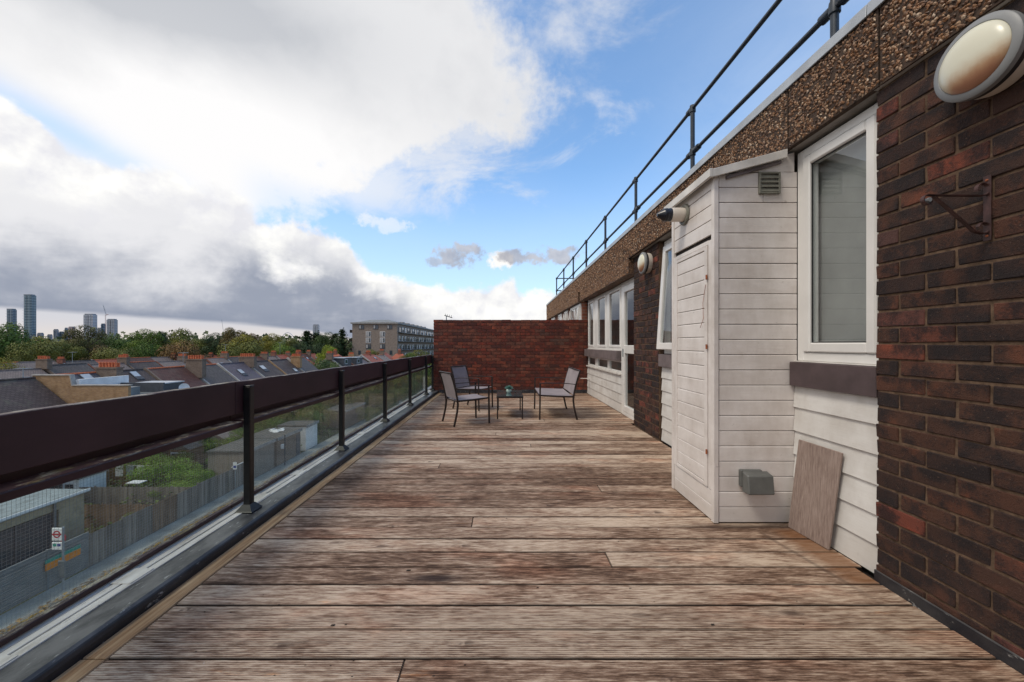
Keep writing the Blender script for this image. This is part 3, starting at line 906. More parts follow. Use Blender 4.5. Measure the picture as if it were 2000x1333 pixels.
# ================================================================== the flats on the right
BX = 1.79         # face of the near brick pillar
def building():
    r = thing('apartment_block', 'top storey of brick flats with pebbled fascia, white boarding and windows beside the deck', 'apartment block', (2.2, 5.0, 0))
    # carcass
    body = MB()
    body.box(2.9, 9.0, -4, 16.2, -11, 2.66)                    # dark rooms end here
    body.build('inner_wall', M['room_dark'], r)
    bx('lower_storeys', M['brown_brick'], r, -1.86, 9.0, -4, 16.18, GND - .2, -.36)
    bx('terrace_slab', M['concrete'], r, -1.79, 9.0, -4, 16.19, -.35, -.21)
    bx('roof_slab', M['concrete'], r, 1.80, 9.0, -4, 16.17, 2.352, 2.655)
    bx('room_floor', M['room_dark'], r, 1.96, 2.9, -4, 16.1, -.19, -.02)
    for y in (1.0, 3.12, 5.52, 9.15, 11.0, 13.3): bx('cross_wall', M['curtain'], r, 1.99, 2.89, y, y + .1, -.02, 2.35)
    # --- pebble-dashed fascia panels, real stones on the nearer ones
    js = [-.6, .15, 1.0, 1.847, 2.438, 3.30, 4.49, 5.80, 7.1, 8.45, 9.75, 11.0, 12.3, 13.6, 14.9, 16.2]
    q = random.Random(21)
    for a, b2 in zip(js[:-1], js[1:]):
        deep = 5.55 <= a
        z0 = 2.349
        bed = M['pebble_bed'] if a >= .9 else M['pebble']
        p = bx('fascia_panel', bed, r, 1.768, 1.80, a + .005, b2 - .005, z0, 2.722)
        if .9 <= a:
            sp = MB(); area = (b2 - a) * .372; dens = 5600 if a < 4.4 else (3000 if a < 8.4 else 1700); sz = 1.0 if a < 4.4 else (1.35 if a < 8.4 else 1.8)
            for i in range(int(area * dens)):
                y = q.uniform(a + .010, b2 - .010); z = q.uniform(z0 + .005, 2.718); x = 1.768 - q.uniform(-.001, .004)
                s1, s2, s3 = (q.uniform(.0055, .0115) * sz for _ in range(3)); s3 *= .7
                an = q.uniform(0, 3.14); ca, sa = math.cos(an), math.sin(an)
                vs = [(x - s3, y, z), (x + s3, y, z)] + [(x + q.uniform(-.002, .002), y + ca * u - sa * w, z + sa * u + ca * w) for u, w in ((s1, 0), (s1 * .4, s2 * .7), (-s1 * .7, s2 * .6), (-s1, -s2 * .1), (-s1 * .1, -s2 * .8), (s1 * .7, -s2 * .5))]
                fs = [(0, 2 + k, 2 + (k + 1) % 6) for k in range(6)] + [(1, 2 + (k + 1) % 6, 2 + k) for k in range(6)]
                sp.add(vs, fs)
            o = sp.build('pebbles', M['pebble_single'], p); o['kind'] = 'stuff'
    # deeper fascia drop over the recessed far bay
    bx('fascia_drop', M['pebble'], r, 1.7685, 1.93, 5.56, 9.095, 2.135, 2.345)
    bx('fascia_drop', M['pebble'], r, 1.7685, 1.93, 9.33, 16.2, 2.135, 2.345)
    for a, b2 in ((5.56, 9.09), (9.34, 16.19)):
        p = next(o for o in bpy.data.objects if o.name.startswith('fascia_drop') and abs(ORG[o].y - 5.0) < 9 and o.get('y0') is None)
        p['y0'] = a; sp = MB()
        for i in range(int((b2 - a) * .21 * 2600)):
            y = q.uniform(a, b2); z = q.uniform(2.14, 2.345); x = 1.768 - q.uniform(0, .004); s1 = q.uniform(.008, .014); s2 = q.uniform(.008, .014)
            sp.add([(x - .007, y, z), (x, y + s1, z), (x, y, z + s2), (x, y - s1, z), (x, y, z - s2)], [(0, 1, 2), (0, 2, 3), (0, 3, 4), (0, 4, 1), (1, 4, 3, 2)])
        o = sp.build('pebbles', M['pebble_single'], p, loc=ORG[r]); o['kind'] = 'stuff'
    # grey metal edge strip in lengths
    yy = -1.2
    for L in (2.1, 1.0, 1.35, 2.3, 2.4, 2.5, 2.4, 2.4, 2.4):
        e = min(yy + L, 16.23)
        mb = MB().prism([(1.752, 2.716), (1.758, 2.716), (1.758, 2.722), (1.83, 2.722), (1.83, 2.784), (1.80, 2.788), (1.756, 2.778)], 'y', yy, e - .004)
        mb.build('edge_strip', M['lead_cap'], r, bevel=.002); yy = e
    bx('roof_surface', M['shed_felt'], r, 1.83, 9.0, -4, 16.2, 2.66, 2.765)
    # --- brick pillars
    st = brick_variants(.05, .215, .0655, M['dark_brick'], 5, .003)
    hd = brick_variants(.05, .1025, .0655, M['dark_brick'], 3, .003)
    def pillar(y0, y1, xf, label, right_corner=True, reveal=False):
        p = bx('brick_pillar', M['mortar'], r, xf + .006, 1.985, y0 + .006, y1 - .006, -.1, 2.346)
        p['label'] = label
        for c in range(31):
            z = .006 + c * .0755
            y = y1                     # lay away from the far corner towards the camera
            first = True
            while y > y0 + .03:
                if first and c % 2: L, var = .1025, hd
                else: L, var = .215, st
                if y - L < y0 - .001:
                    if y - .1025 >= y0 - .001: L, var = .1025, hd
                    else: break
                o = link('brick', R.choice(var), None, p, (xf + R.uniform(-.0022, .0022), y - L, z))
                o.rotation_euler = (R.uniform(-.006, .006), 0, R.uniform(-.006, .006))
                y -= L + .0098; first = False
        return p
    pillar(.62, 1.886, BX, 'dark burnt brick pillar nearest the camera')
    near = [0]
    pillar(4.629, 5.53, 1.83, 'dark brick pillar between the cupboard and the far windows')
    rt = MB(); q = random.Random(6)
    for c in range(31):
        z = .006 + c * .0755; e = q.uniform(-.002, .002)
        if c % 2: rt.box(1.884, 1.984, 4.622 + e, 4.68, z, z + .0655)
        else: rt.box(1.884, 1.925, 4.622 + e, 4.68, z, z + .0655); rt.box(1.934, 1.984, 4.622, 4.68, z, z + .0655)
    rt.build('return_bricks', M['dark_brick'], r, bevel=.003)
    # brickwork further back and behind the camera
    bx('side_brickwork', M['dark_wall'], r, BX + .02, 1.985, -4, .61, -.1, 2.346)
    bx('upstand', M['bitumen'], r, BX - .014, BX - .004, -1.5, 1.884, -.03, .052, .003)
    bx('soffit_trim', M['curtain'], r, BX - .012, BX + .02, .6, 1.884, 2.3475, 2.3488)
    rg = MB(); q = random.Random(5)
    for k in range(40):                               # ragged mortar bead at the pillar edge
        z = .1 + k * .0755 * .78; rg.box(1.835, 1.842, 1.888, 1.896, z, z + q.uniform(.01, .04))
    # --- overlapping cladding boards under the windows
    def clad(y0, y1, xf, z1, pitch, m=M['white_clad']):
        z = z1
        while z > .002:
            zb = max(z - pitch, .002)
            mb = MB().prism([(xf - .017, zb), (xf + .006, zb), (xf + .006, z + .012), (xf - .003, z + .012)] if z + .012 < z1 else [(xf - .017, zb), (xf + .006, zb), (xf + .006, z), (xf - .004, z)], 'y', y0, y1)
            mb.build('cladding_board', m, r, bevel=.002)
            z -= pitch
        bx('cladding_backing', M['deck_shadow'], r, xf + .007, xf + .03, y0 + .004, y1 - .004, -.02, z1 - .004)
    clad(1.89, 2.470, 1.838, .885, .148)
    clad(3.10, 4.618, 1.870, .885, .148)
    clad(6.44, 9.08, 1.945, .620, .155)
    # --- sill boards
    bx('sill_board', M['sill_board'], r, 1.795, 1.86, 1.892, 2.466, .872, 1.020, .003)
    bx('sill_board', M['sill_board_pale'], r, 1.815, 1.88, 3.105, 4.612, .872, 1.015, .003)
    bx('sill_board', M['sill_board_pale'], r, 1.86, 1.96, 6.48, 9.07, .862, 1.020, .003)
    # --- windows
    def frame(mb, x0, x1, y0, y1, z0, z1, w):
        mb.box(x0, x1, y0, y0 + w, z0, z1); mb.box(x0, x1, y1 - w, y1, z0, z1)
        mb.box(x0, x1, y0 + w, y1 - w, z0, z0 + w); mb.box(x0, x1, y0 + w, y1 - w, z1 - w, z1)
    # near tall window
    mb = MB(); frame(mb, 1.850, 1.915, 1.885, 2.472, 1.028, 2.330, .052)
    w = mb.build('window', M['upvc'], r, bevel=.004)
    mb = MB(); frame(mb, 1.838, 1.900, 1.940, 2.417, 1.083, 2.275, .056); mb.build('sash', M['upvc'], w, bevel=.007, loc=ORG[r])
    mb = MB(); frame(mb, 1.852, 1.858, 1.9962, 2.3608, 1.1392, 2.2188, .006); mb.build('gasket', M['lamp_seal'], w)
    bx('pane', M['glass'], w, 1.862, 1.868, 1.997, 2.360, 1.140, 2.218)
    bx('window_cill', M['upvc_dirty'], w, 1.822, 1.90, 1.89, 2.468, 1.021, 1.0275, .002)
    bx('blind', M['blind_grey'], w, 1.925, 1.930, 1.90, 2.46, 1.05, 2.31)
    # window behind the cupboard with an open top-hung sash
    mb = MB(); frame(mb, 1.888, 1.945, 3.10, 4.618, 1.02, 2.335, .055); w = mb.build('window', M['upvc'], r, bevel=.004)
    bx('pane', M['glass'], w, 1.915, 1.92, 3.155, 3.70, 1.075, 2.28)
    bx('mullion', M['upvc'], w, 1.889, 1.944, 3.70, 3.75, 1.075, 2.28)
    s_ = MB(); frame(s_, 0, .05, 3.74, 4.59, -1.20, 0, .075)
    so = link('open_sash', s_.mesh('open_sash', M['upvc'], bevel=.005), None, w, (1.862, 0, 2.27)); so.rotation_euler = (0, math.radians(3.8), 0)
    so = link('pane', MB().box(.02, .026, 3.815, 4.515, -1.125, -.075).mesh('pane', M['glass']), None, w, (1.862, 0, 2.27)); so.rotation_euler = (0, math.radians(3.8), 0)
    bx('curtain', M['curtain'], w, 2.05, 2.06, 3.9, 4.5, .9, 2.2)
    # far bay: three lights above the sill board, three little ones below, and the door
    X = 1.945
    mb = MB(); frame(mb, X, X + .055, 6.46, 9.05, 1.03, 2.133, .05)
    for y0, y1 in ((7.22, 7.48), (8.11, 8.47)): mb.box(X, X + .055, y0 + .02, y1 - .02, 1.081, 2.082)
    w = mb.build('window', M['upvc'], r, bevel=.004)
    for y0, y1 in ((6.51, 7.24), (7.46, 8.13), (8.45, 9.0)):
        f2 = MB(); frame(f2, X - .012, X + .04, y0 - .0, y1 + .0, 1.075, 2.09, .045)
        sh = f2.build('sash', M['upvc'], w, bevel=.006, loc=ORG[r])
        bx('pane', M['glass'], w, X + .012, X + .018, y0 + .044, y1 - .044, 1.119, 2.046)
    bx('window_cill', M['upvc_dirty'], w, X - .03, X + .03, 6.47, 9.05, 1.0215, 1.029, .002)
    mb = MB(); frame(mb, X, X + .05, 6.46, 9.05, .655, .86, .03); mb.box(X, X + .05, 7.24, 7.36, .686, .829); mb.box(X, X + .05, 8.14, 8.34, .686, .829)
    w = mb.build('window', M['upvc'], r, bevel=.003)
    bx('pane', M['glass'], w, X + .02, X + .026, 6.49, 9.02, .686, .829)
    bx('window_cill', M['upvc_dirty'], w, X - .045, X + .02, 6.45, 9.06, .622, .653, .003)
    # door
    mb = MB(); X2 = 1.93
    mb.box(X2, X2 + .06, 6.36, 6.44, .0, 2.13); mb.box(X2, X2 + .06, 5.50, 5.575, .0, 2.13); mb.box(X2, X2 + .06, 5.575, 6.36, 2.06, 2.13); mb.box(X2 - .01, X2 + .06, 5.575, 6.36, .0, .05)
    w = mb.build('door_frame', M['upvc'], r, bevel=.004)
    mb = MB(); frame(mb, X2 - .012, X2 + .05, 5.58, 6.355, .055, 2.055, .10); mb.box(X2 - .012, X2 + .05, 5.68, 6.255, .985, 1.115)
    d = mb.build('door', M['upvc'], w, bevel=.006, loc=ORG[r])
    for z0, z1 in ((.155, .985), (1.115, 1.955)): bx('pane', M['glass'], w, X2 + .015, X2 + .021, 5.68, 6.255, z0, z1)
    bx('handle', M['galvanised'], w, X2 - .028, X2 - .013, 6.28, 6.305, .93, 1.06, .004)
    # beyond the end wall
    bx('far_brickwork', M['red_house'], r, 1.87, 1.99, 9.34, 16.19, -.1, 2.134)
    for (y0, y1, op) in ((9.42, 10.85, True), (11.35, 11.95, True), (12.5, 13.3, False), (14.2, 15.2, True)):
        mb = MB(); frame(mb, 1.84, 1.869, y0, y1, 1.02, 2.12, .06)
        if y1 - y0 > 1.2: mb.box(1.84, 1.869, (y0 + y1) / 2 - .03, (y0 + y1) / 2 + .03, 1.08, 2.06)
        w = mb.build('window', M['upvc'], r); bx('pane', M['glass'], w, 1.855, 1.86, y0 + .06, y1 - .06, 1.08, 2.06)
        if op:
            mb = MB(); mb.bar([(1.83, y0 + .10, 2.04), (1.70, y0 + .10, 1.10)], .05, .05, (0, 1, 0)); mb.bar([(1.83, y1 - .12, 2.04), (1.70, y1 - .12, 1.10)], .05, .05, (0, 1, 0))
            mb.bar([(1.70, y0 + .08, 1.10), (1.70, y1 - .10, 1.10)], .05, .05); mb.build('open_sash', M['upvc'], w)
    # little outside tap arm by the far corner
    bx('overflow_pipe', M['upvc_dirty'], r, 1.72, 1.93, 8.80, 8.825, .355, .372, .004)
    # --- lower wall facing the street
    for i in range(8):
        for k in range(3):
            z = GND + 1.0 + k * 2.9; y = -2 + i * 2.3
            bx('street_window', M['far_glass'], r, -1.875, -1.861, y, y + 1.3, z, z + 1.3)
    return r
building()

# ------------------------------------------------------------------ roof guard rail
def guardrail():
    r = thing('guard_rail', 'two-bar dark steel tube guard rail along the flat roof edge', 'guard rail', (2.17, 8, 2.766))
    ys = [2.573 + 1.935 * k for k in range(-1, 8)]
    pm = MB().tube([(0, 0, 0), (0, 0, 1.085)], .024, 12).mesh('post', M['rail_paint'], smooth=True)
    cl = MB().lathe([(0, .035), (.030, .032), (.034, .0), (.034, -.045), (.026, -.05)], (0, 0, 0), (0, 0, 1), 14).mesh('clamp', M['rail_paint'], smooth=True)
    sl = MB().lathe([(.024, -.045), (.033, -.042), (.033, .042), (.024, .045)], (0, 0, 0), (0, 1, 0), 12).mesh('sleeve', M['rail_paint'], smooth=True)
    ft = MB().lathe([(.024, .05), (.032, .045), (.032, .01), (.07, .008), (.07, 0)], (0, 0, 0), (0, 0, 1), 14).mesh('foot', M['rail_paint'], smooth=True)
    for y in ys:
        p = link('post', pm, None, r, (2.17, y, 2.766))
        link('clamp', cl, None, p, (2.17, y, 3.842)); link('clamp', cl, None, p, (2.17, y, 3.345)); link('foot', ft, None, p, (2.17, y, 2.766))
        for z in (3.84, 3.335):
            if y < 16: link('sleeve', sl, None, p, (2.17, y + .06, z))
        link('sleeve', sl, None, p, (2.17, y - .10, 3.335))
    for z in (3.84, 3.335):
        MB().tube([(2.17, ys[0] - .6, z), (2.17, ys[-1], z)], .0205, 12).build('rail', M['rail_paint'], r, smooth=True)
        MB().tube([(2.17, ys[-1], z), (4.6, ys[-1], z)], .0205, 10).build('rail', M['rail_paint'], r, smooth=True)
    for x in (3.4, 4.6): link('post', pm, None, r, (x, ys[-1], 2.766))
guardrail()

# ================================================================== boarded boiler cupboard
def cupboard():
    r = thing('boiler_cupboard', 'white weatherboarded lean-to cupboard with a narrow side door standing on the deck', 'cupboard', (1.57, 2.77, 0))
    X0, X1, Y0, Y1 = 1.327, 1.836, 2.473, 3.085
    m = M['white_board']
    ztop = lambda x: 2.205 + (x - X0) * .27
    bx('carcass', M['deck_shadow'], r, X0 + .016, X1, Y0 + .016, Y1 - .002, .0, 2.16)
    zs = [.006] + [2.1195 - .096 * k for k in range(21, -1, -1)]
    def shiplap(poly_axis, a0, a1, z0, z1, front):
        g = .0032
        if poly_axis == 'x':    # board on the camera-facing side
            return MB().prism([(front, z0 + g), (front + .014, z0 + g), (front + .014, z1), (front + .004, z1), (front, z1 - .005)], 'x', a0, a1)
        return MB().prism([(front, z0 + g), (front + .014, z0 + g), (front + .014, z1), (front + .004, z1), (front, z1 - .005)], 'y', a0, a1)
    for i in range(len(zs) - 1):
        if i == len(zs) - 2:
            shiplap('x', X0 + .030, 1.635, zs[i], zs[i + 1], Y0).build('wall_board', m, r, bevel=.0012)
            shiplap('x', 1.638, X1 + .013, zs[i], zs[i + 1], Y0).build('wall_board', m, r, bevel=.0012)
        else:
            shiplap('x', X0 + .030, X1 + .013, zs[i], zs[i + 1], Y0 + R.uniform(-.0008, .0008)).build('wall_board', m, r, bevel=.0012)
    # top sloping boards of the gable
    MB().prism([(X0 + .03, 2.1215), (1.69, 2.1215), (1.69, 2.2155), (X0 + .03, 2.2)], 'y', Y0, Y0 + .014).build('wall_board', m, r, bevel=.001)
    MB().prism([(1.692, 2.1215), (X1 + .013, 2.1215), (X1 + .013, 2.2155), (1.692, 2.2155)], 'y', Y0, Y0 + .014).build('wall_board', m, r, bevel=.001)
    MB().prism([(1.42, 2.2178), (X1 - .004, 2.2178), (X1 - .004, ztop(X1) - .002), (1.42, ztop(1.42) - .004)], 'y', Y0, Y0 + .014).build('wall_board', m, r, bevel=.001)
    # side boards above and below the door
    dz0, dz1, dy0, dy1 = .205, 1.770, 2.545, 3.005
    for i in range(len(zs) - 1):
        if zs[i] > dz1 - .02: shiplap('y', Y0 + .032, Y1 - .034, zs[i], zs[i + 1], X0).build('wall_board', m, r, bevel=.0012)
    shiplap('y', Y0 + .032, Y1 - .034, 2.1195, 2.195, X0).build('wall_board', m, r, bevel=.0012)
    for z0, z1 in ((.006, .102), (.102, .198)): shiplap('y', Y0 + .032, Y1 - .034, z0, z1, X0).build('wall_board', m, r, bevel=.0012)
    # corner posts and door lining
    bx('corner_trim', m, r, X0 - .006, X0 + .026, Y0 - .006, Y0 + .028, .004, 2.205, .003)
    bx('corner_trim', m, r, X0 - .006, X0 + .02, Y1 - .030, Y1 + .004, .004, 2.205, .003)
    lin = MB(); lin.box(X0 - .004, X0 + .02, Y0 + .031, dy0 - .006, .2, 1.80); lin.box(X0 - .004, X0 + .02, dy1 + .004, Y1 - .033, .2, 1.80); lin.box(X0 - .004, X0 + .02, dy0 - .004, dy1 + .002, dz1 + .004, 1.803)
    lin.build('door_lining', m, r, bevel=.002)
    # door leaf (slightly sprung) : frame and boards
    fr = MB(); a = .034
    fr.box(X0 - .010, X0 + .012, dy0, dy0 + a, dz0, dz1); fr.box(X0 - .010, X0 + .012, dy1 - .022, dy1, dz0, dz1)
    fr.box(X0 - .010, X0 + .012, dy0 + a, dy1 - .022, dz1 - .024, dz1); fr.box(X0 - .010, X0 + .012, dy0 + a, dy1 - .022, dz0, dz0 + .024)
    d = fr.build('door', m, r, bevel=.002)
    z = dz0 + .026; n = 16; h = (dz1 - dz0 - .052) / n
    for i in range(n):
        shiplap('y', dy0 + a + .001, dy1 - .023, z, z + h, X0 - .006).build('door_board', m, d, bevel=.0012, loc=ORG[r]); z += h
    for hz in (.42, 1.10, 1.55):
        MB().tube([(X0 - .014, dy0 - .004, hz), (X0 - .014, dy0 - .004, hz + .03)], .006, 8).build('hinge', M['rust'], d, loc=ORG[r])
    # two lengths of flex dangling by the door
    MB().tube([(X0 - .012, dy0 + .012, 1.52), (X0 - .02, dy0 + .03, 1.40), (X0 - .012, dy0 + .04, 1.30), (X0 - .018, dy0 + .07, 1.24)], .0016, 5).build('loose_string', M['rust'], r)
    # roof: board with trims
    MB().prism([(X0 - .028, ztop(X0) - .004), (1.762, ztop(1.762)), (1.762, ztop(1.762) + .016), (X0 - .028, ztop(X0) + .016)], 'y', Y0 - .022, Y1 + .03).build('roof', M['lead_cap'], r)
    MB().prism([(X0 - .034, ztop(X0) - .036), (1.762, ztop(1.762) - .030), (1.762, ztop(1.762) + .022), (X0 - .034, ztop(X0) + .014)], 'y', Y0 - .040, Y0 - .023).build('verge_board', M['upvc_dirty'], r, bevel=.002)
    MB().prism([(X0 - .050, ztop(X0) - .034), (X0 - .029, ztop(X0) - .034), (X0 - .029, ztop(X0) + .020), (X0 - .050, ztop(X0) + .018)], 'y', Y0 - .040, Y1 + .05).build('eaves_board', M['upvc_dirty'], r, bevel=.002)
    MB().prism([(X0 + .07, ztop(X0 + .07) - .056), (1.74, ztop(1.74) - .052), (1.74, ztop(1.74) - .032), (X0 + .07, ztop(X0 + .07) - .036)], 'y', Y0 - .016, Y0 - .002).build('cover_strip', M['sill_board_pale'], r)
    # louvred vent
    vx0, vx1, vz0, vz1 = 1.602, 1.735, 2.075, 2.212
    mb = MB(); y = Y0 - .018
    mb.box(vx0, vx0 + .012, y, Y0 - .001, vz0, vz1); mb.box(vx1 - .012, vx1, y, Y0 - .001, vz0, vz1); mb.box(vx0 + .012, vx1 - .012, y, Y0 - .001, vz0, vz0 + .012); mb.box(vx0 + .012, vx1 - .012, y, Y0 - .001, vz1 - .012, vz1)
    v = mb.build('vent', M['vent_plastic'], r, bevel=.002)
    for k in range(4):
        z = vz0 + .015 + k * .0275
        MB().prism([(y + .001, z), (y + .004, z - .001), (Y0 - .003, z + .024), (Y0 - .006, z + .025)], 'x', vx0 + .012, vx1 - .012).build('slat', M['vent_plastic'], v, loc=ORG[r])
    # outdoor socket cover low down
    bk = bx('socket_box', M['grey_plastic'], r, 1.478, 1.612, Y0 - .030, Y0 - .001, .240, .345, .004)
    MB().prism([(Y0 - .105, .218), (Y0 - .031, .212), (Y0 - .031, .343), (Y0 - .092, .330)], 'x', 1.482, 1.640).build('socket_lid', M['grey_plastic'], bk, bevel=.006, loc=ORG[r])
    # balanced flue
    c = Vector((X0, 2.87, 2.078))
    f = MB().lathe([(.045, .0), (.072, .0), (.076, .006), (.072, .014), (.056, .016)], c - Vector((.001, 0, 0)), (-1, 0, 0), 28).build('flue_collar', M['vent_plastic'], r, smooth=True)
    MB().lathe([(.050, .0), (.050, .105), (.046, .107)], c, (-1, 0, 0), 28).build('flue_pipe', M['flue_white'], f, smooth=True, loc=ORG[r])
    MB().lathe([(.047, .100), (.047, .120), (.044, .122), (.044, .132), (.047, .134), (.047, .142), (.042, .144), (.042, .150), (.045, .152), (.043, .160), (.012, .205), (0, .205)], c, (-1, 0, 0), 24).build('flue_terminal', M['flue_black'], f, smooth=False, loc=ORG[r])
cupboard()

# ------------------------------------------------------------------ wall lamps
def lamp(y, z, xw, label, sc=1.0):
    r = thing('wall_lamp', label, 'wall lamp', (xw - .002, y, z), 'round bulkhead lamps on the brick pillars')
    o = Vector((xw - .002, y, z)); ax = (-1, 0, 0)
    MB().lathe([(0, 0), (.122, 0), (.126, .02), (.126, .050), (.0, .050)], o, ax, 48).build('base', M['flue_white'], r, smooth=True)
    MB().lathe([(.110, .050), (.131, .052), (.131, .072), (.110, .072)], o, ax, 48).build('seal', M['lamp_seal'], r, smooth=True)
    MB().lathe([(.108, .072), (.1345, .0725), (.1345, .090), (.130, .095), (.112, .099), (.108, .096)], o, ax, 56).build('rim', M['lamp_rim'], r, smooth=True)
    pr = [(.110, .088)] + [(.110 * math.cos(a), .092 + .040 * math.sin(a)) for a in [i * math.pi / 24 for i in range(0, 13)]]
    MB().lathe(pr, o, ax, 56).build('diffuser', M['opal'], r, smooth=True)
lamp(1.415, 2.160, BX, 'large round grey-rimmed bulkhead lamp at the top of the near brick pillar')
lamp(4.93, 2.150, 1.83, 'small far bulkhead lamp on the brick pillar beyond the white cupboard')

# ------------------------------------------------------------------ hanging-basket bracket
def bracket():
    y = 1.447
    r = thing('basket_bracket', 'rusty scrolled iron hanging-basket bracket on the near brick pillar', 'bracket', (BX, y, 1.63))
    bx('back_plate', M['bracket_iron'], r, BX - .008, BX - .003, y - .012, y + .012, 1.512, 1.752, .001)
    def strip(name, pts): MB().bar(pts, .016, .0035, (0, 0, 1) if abs(pts[0][2] - pts[-1][2]) < .0 else (0, 0, 1)).build(name, M['bracket_iron'], r)
    def ribbon(name, pts2, w=.014, th=.003):
        """strip bent in the XZ plane, width along Y"""
        mb = MB(); n = len(pts2); L, Rr = [], []
        for i, (x, z) in enumerate(pts2):
            a = pts2[max(i - 1, 0)]; b2 = pts2[min(i + 1, n - 1)]
            dx, dz = b2[0] - a[0], b2[1] - a[1]; l = math.hypot(dx, dz); nx, nz = -dz / l * th / 2, dx / l * th / 2
            L.append((x + nx, z + nz)); Rr.append((x - nx, z - nz))
        for i in range(n - 1):
            mb.prism([L[i], L[i + 1], Rr[i + 1], Rr[i]], 'y', y - w / 2, y + w / 2)
        mb.build(name, M['bracket_iron'], r)
    def curl(cx, cz, r0, a0, a1, r1=None, n=16):
        r1 = r1 or r0
        return [(cx + (r0 + (r1 - r0) * i / n) * math.cos(math.radians(a0 + (a1 - a0) * i / n)), cz + (r0 + (r1 - r0) * i / n) * math.sin(math.radians(a0 + (a1 - a0) * i / n))) for i in range(n + 1)]
    # arm with a scroll at the wall end and the hook scroll outside
    arm = curl(BX - .026, 1.702, .020, 200, -90, .024) + [(BX - .08, 1.678), (BX - .20, 1.679)] + curl(1.562, 1.661, .020, 80, 400, .013)
    ribbon('arm', arm)
    brace = curl(BX - .024, 1.560, .017, 170, -95, .022) + [(BX - .055, 1.546), (1.585, 1.676)]
    ribbon('brace', brace)
    MB().tube([(1.562, y - .010, 1.661), (1.562, y + .010, 1.661)], .008, 10).build('scroll_pin', M['galvanised'], r)
    for z in (1.735, 1.530): MB().lathe([(0, .004), (.004, .003), (.005, 0)], (BX - .008, y, z), (-1, 0, 0), 8).build('screw', M['rust'], r)
bracket()

# ------------------------------------------------------------------ loose board leaning on the cladding
def leaning():
    p = [(1.768, 2.425, .002), (1.790, 2.150, .002), (1.8165, 2.095, .548), (1.8145, 2.400, .548)]
    a = [Vector(v) for v in p]; n = (a[1] - a[0]).cross(a[3] - a[0]).normalized()
    if n.x > 0: n = -n
    mb = MB(); b2 = [v + n * .012 for v in a]
    mb.add(a + b2, [(0, 1, 2, 3), (7, 6, 5, 4), (0, 4, 5, 1), (1, 5, 6, 2), (2, 6, 7, 3), (3, 7, 4, 0)])
    o = mb.build('wooden_panel', M['lean'], bevel=.002, loc=(1.78, 2.28, .0))
    tag(o, 'bare brown wooden panel leaning against the white cladding below the near window', 'wooden panel')
leaning()

# ================================================================== garden furniture
def chair(w, d, label, cat, loc, rotz, name, group=None):
    """seat faces +x in its own space"""
    r = thing(name, label, cat, (0, 0, 0), group); hw = w / 2; m = M['chair_metal']
    sh, ah, bh = .365, .545, .725
    xf, xb = d / 2, -d / 2
    for s_ in (-1, 1):
        y = s_ * hw
        # rear leg sweeps back at the foot and runs on as the back upright
        leg = [(xb - .035, y, 0), (xb - .012, y, .09), (xb + .012, y, .20), (xb + .022, y, .30), (xb + .012, y, .38)]
        MB().bar(leg, .018, .026, (1, 0, 0)).build('leg', m, r, bevel=.003)
        MB().bar([(xb + .012, y, .38), (xb - .012, y, .50), (xb - .048, y, .63), (xb - .080, y, bh)], .018, .024, (1, 0, 0)).build('back_upright', m, r, bevel=.003)
        MB().bar([(xf + .004, y, 0), (xf, y, .2), (xf - .004, y, ah - .008)], .018, .024, (1, 0, 0)).build('leg', m, r, bevel=.003)
        MB().bar([(xf + .012, y, ah - .004), (xf - .06, y, ah + .004), (xb + .12, y, ah - .002), (xb - .018, y, ah - .018)], .030, .010).build('armrest', m, r, bevel=.003)
        MB().bar([(xf - .002, y * .975, sh - .004), (0, y * .975, sh - .018), (xb + .018, y * .975, sh - .022)], .016, .024).build('seat_rail', m, r, bevel=.003)
    MB().tube([(xf + .004, -hw + .01, sh - .010), (xf + .004, hw - .01, sh - .010)], .010, 8).build('front_bar', m, r, smooth=True)
    MB().tube([(xb + .02, -hw + .01, sh - .030), (xb + .02, hw - .01, sh - .030)], .009, 8).build('rear_bar', m, r, smooth=True)
    MB().tube([(xb - .080, -hw - .006, bh + .004), (xb - .080, hw + .006, bh + .004)], .012, 8).build('top_bar', m, r, smooth=True)
    # slung fabric: seat and back as thin sagging sheets
    def sheet(name, path):
        mb = MB(); ny = 6; n = len(path)
        for k in (0, 1):
            for (x, z, nx, nz) in path:
                for j in range(ny + 1):
                    v = -1 + 2 * j / ny; sag = .010 * (1 - v * v)
                    mb.v.append(Vector((x - nx * sag - nx * .0025 * k, v * (hw - .016), z - nz * sag - nz * .0025 * k)))
        st = n * (ny + 1)
        for k in (0, 1):
            for i in range(n - 1):
                for j in range(ny):
                    a = k * st + i * (ny + 1) + j; mb.f.append((a, a + 1, a + ny + 2, a + ny + 1) if k == 0 else (a + ny + 1, a + ny + 2, a + 1, a))
        for i in range(n - 1):
            for j in (0, ny):
                a = i * (ny + 1) + j; mb.f.append((a, a + ny + 1, a + ny + 1 + st, a + st))
        for i in (0, n - 1):
            for j in range(ny):
                a = i * (ny + 1) + j; mb.f.append((a, a + 1, a + 1 + st, a + st))
        mb.build(name, M['sling'], r, smooth=True)
    sheet('seat', [(xf - .002, sh + .006, 0, 1), (xf - .08, sh + .004, 0, 1), (0, sh - .004, 0, 1), (xb + .06, sh - .010, 0, 1), (xb + .03, sh - .006, 0, 1)])
    sheet('backrest', [(xb + .022, sh + .004, 1, .1), (xb + .006, .44, 1, .1), (xb - .012, .52, 1, .15), (xb - .040, .62, 1, .25), (xb - .078, bh + .012, 1, .25)])
    r.location = loc; r.rotation_euler.z = rotz
    return r
chair(.45, .50, 'grey mesh garden chair seen from behind, nearest the railing', 'garden chair', (-.540, 5.695, .003), math.radians(29), 'garden_chair', 'grey garden chairs round the low table')
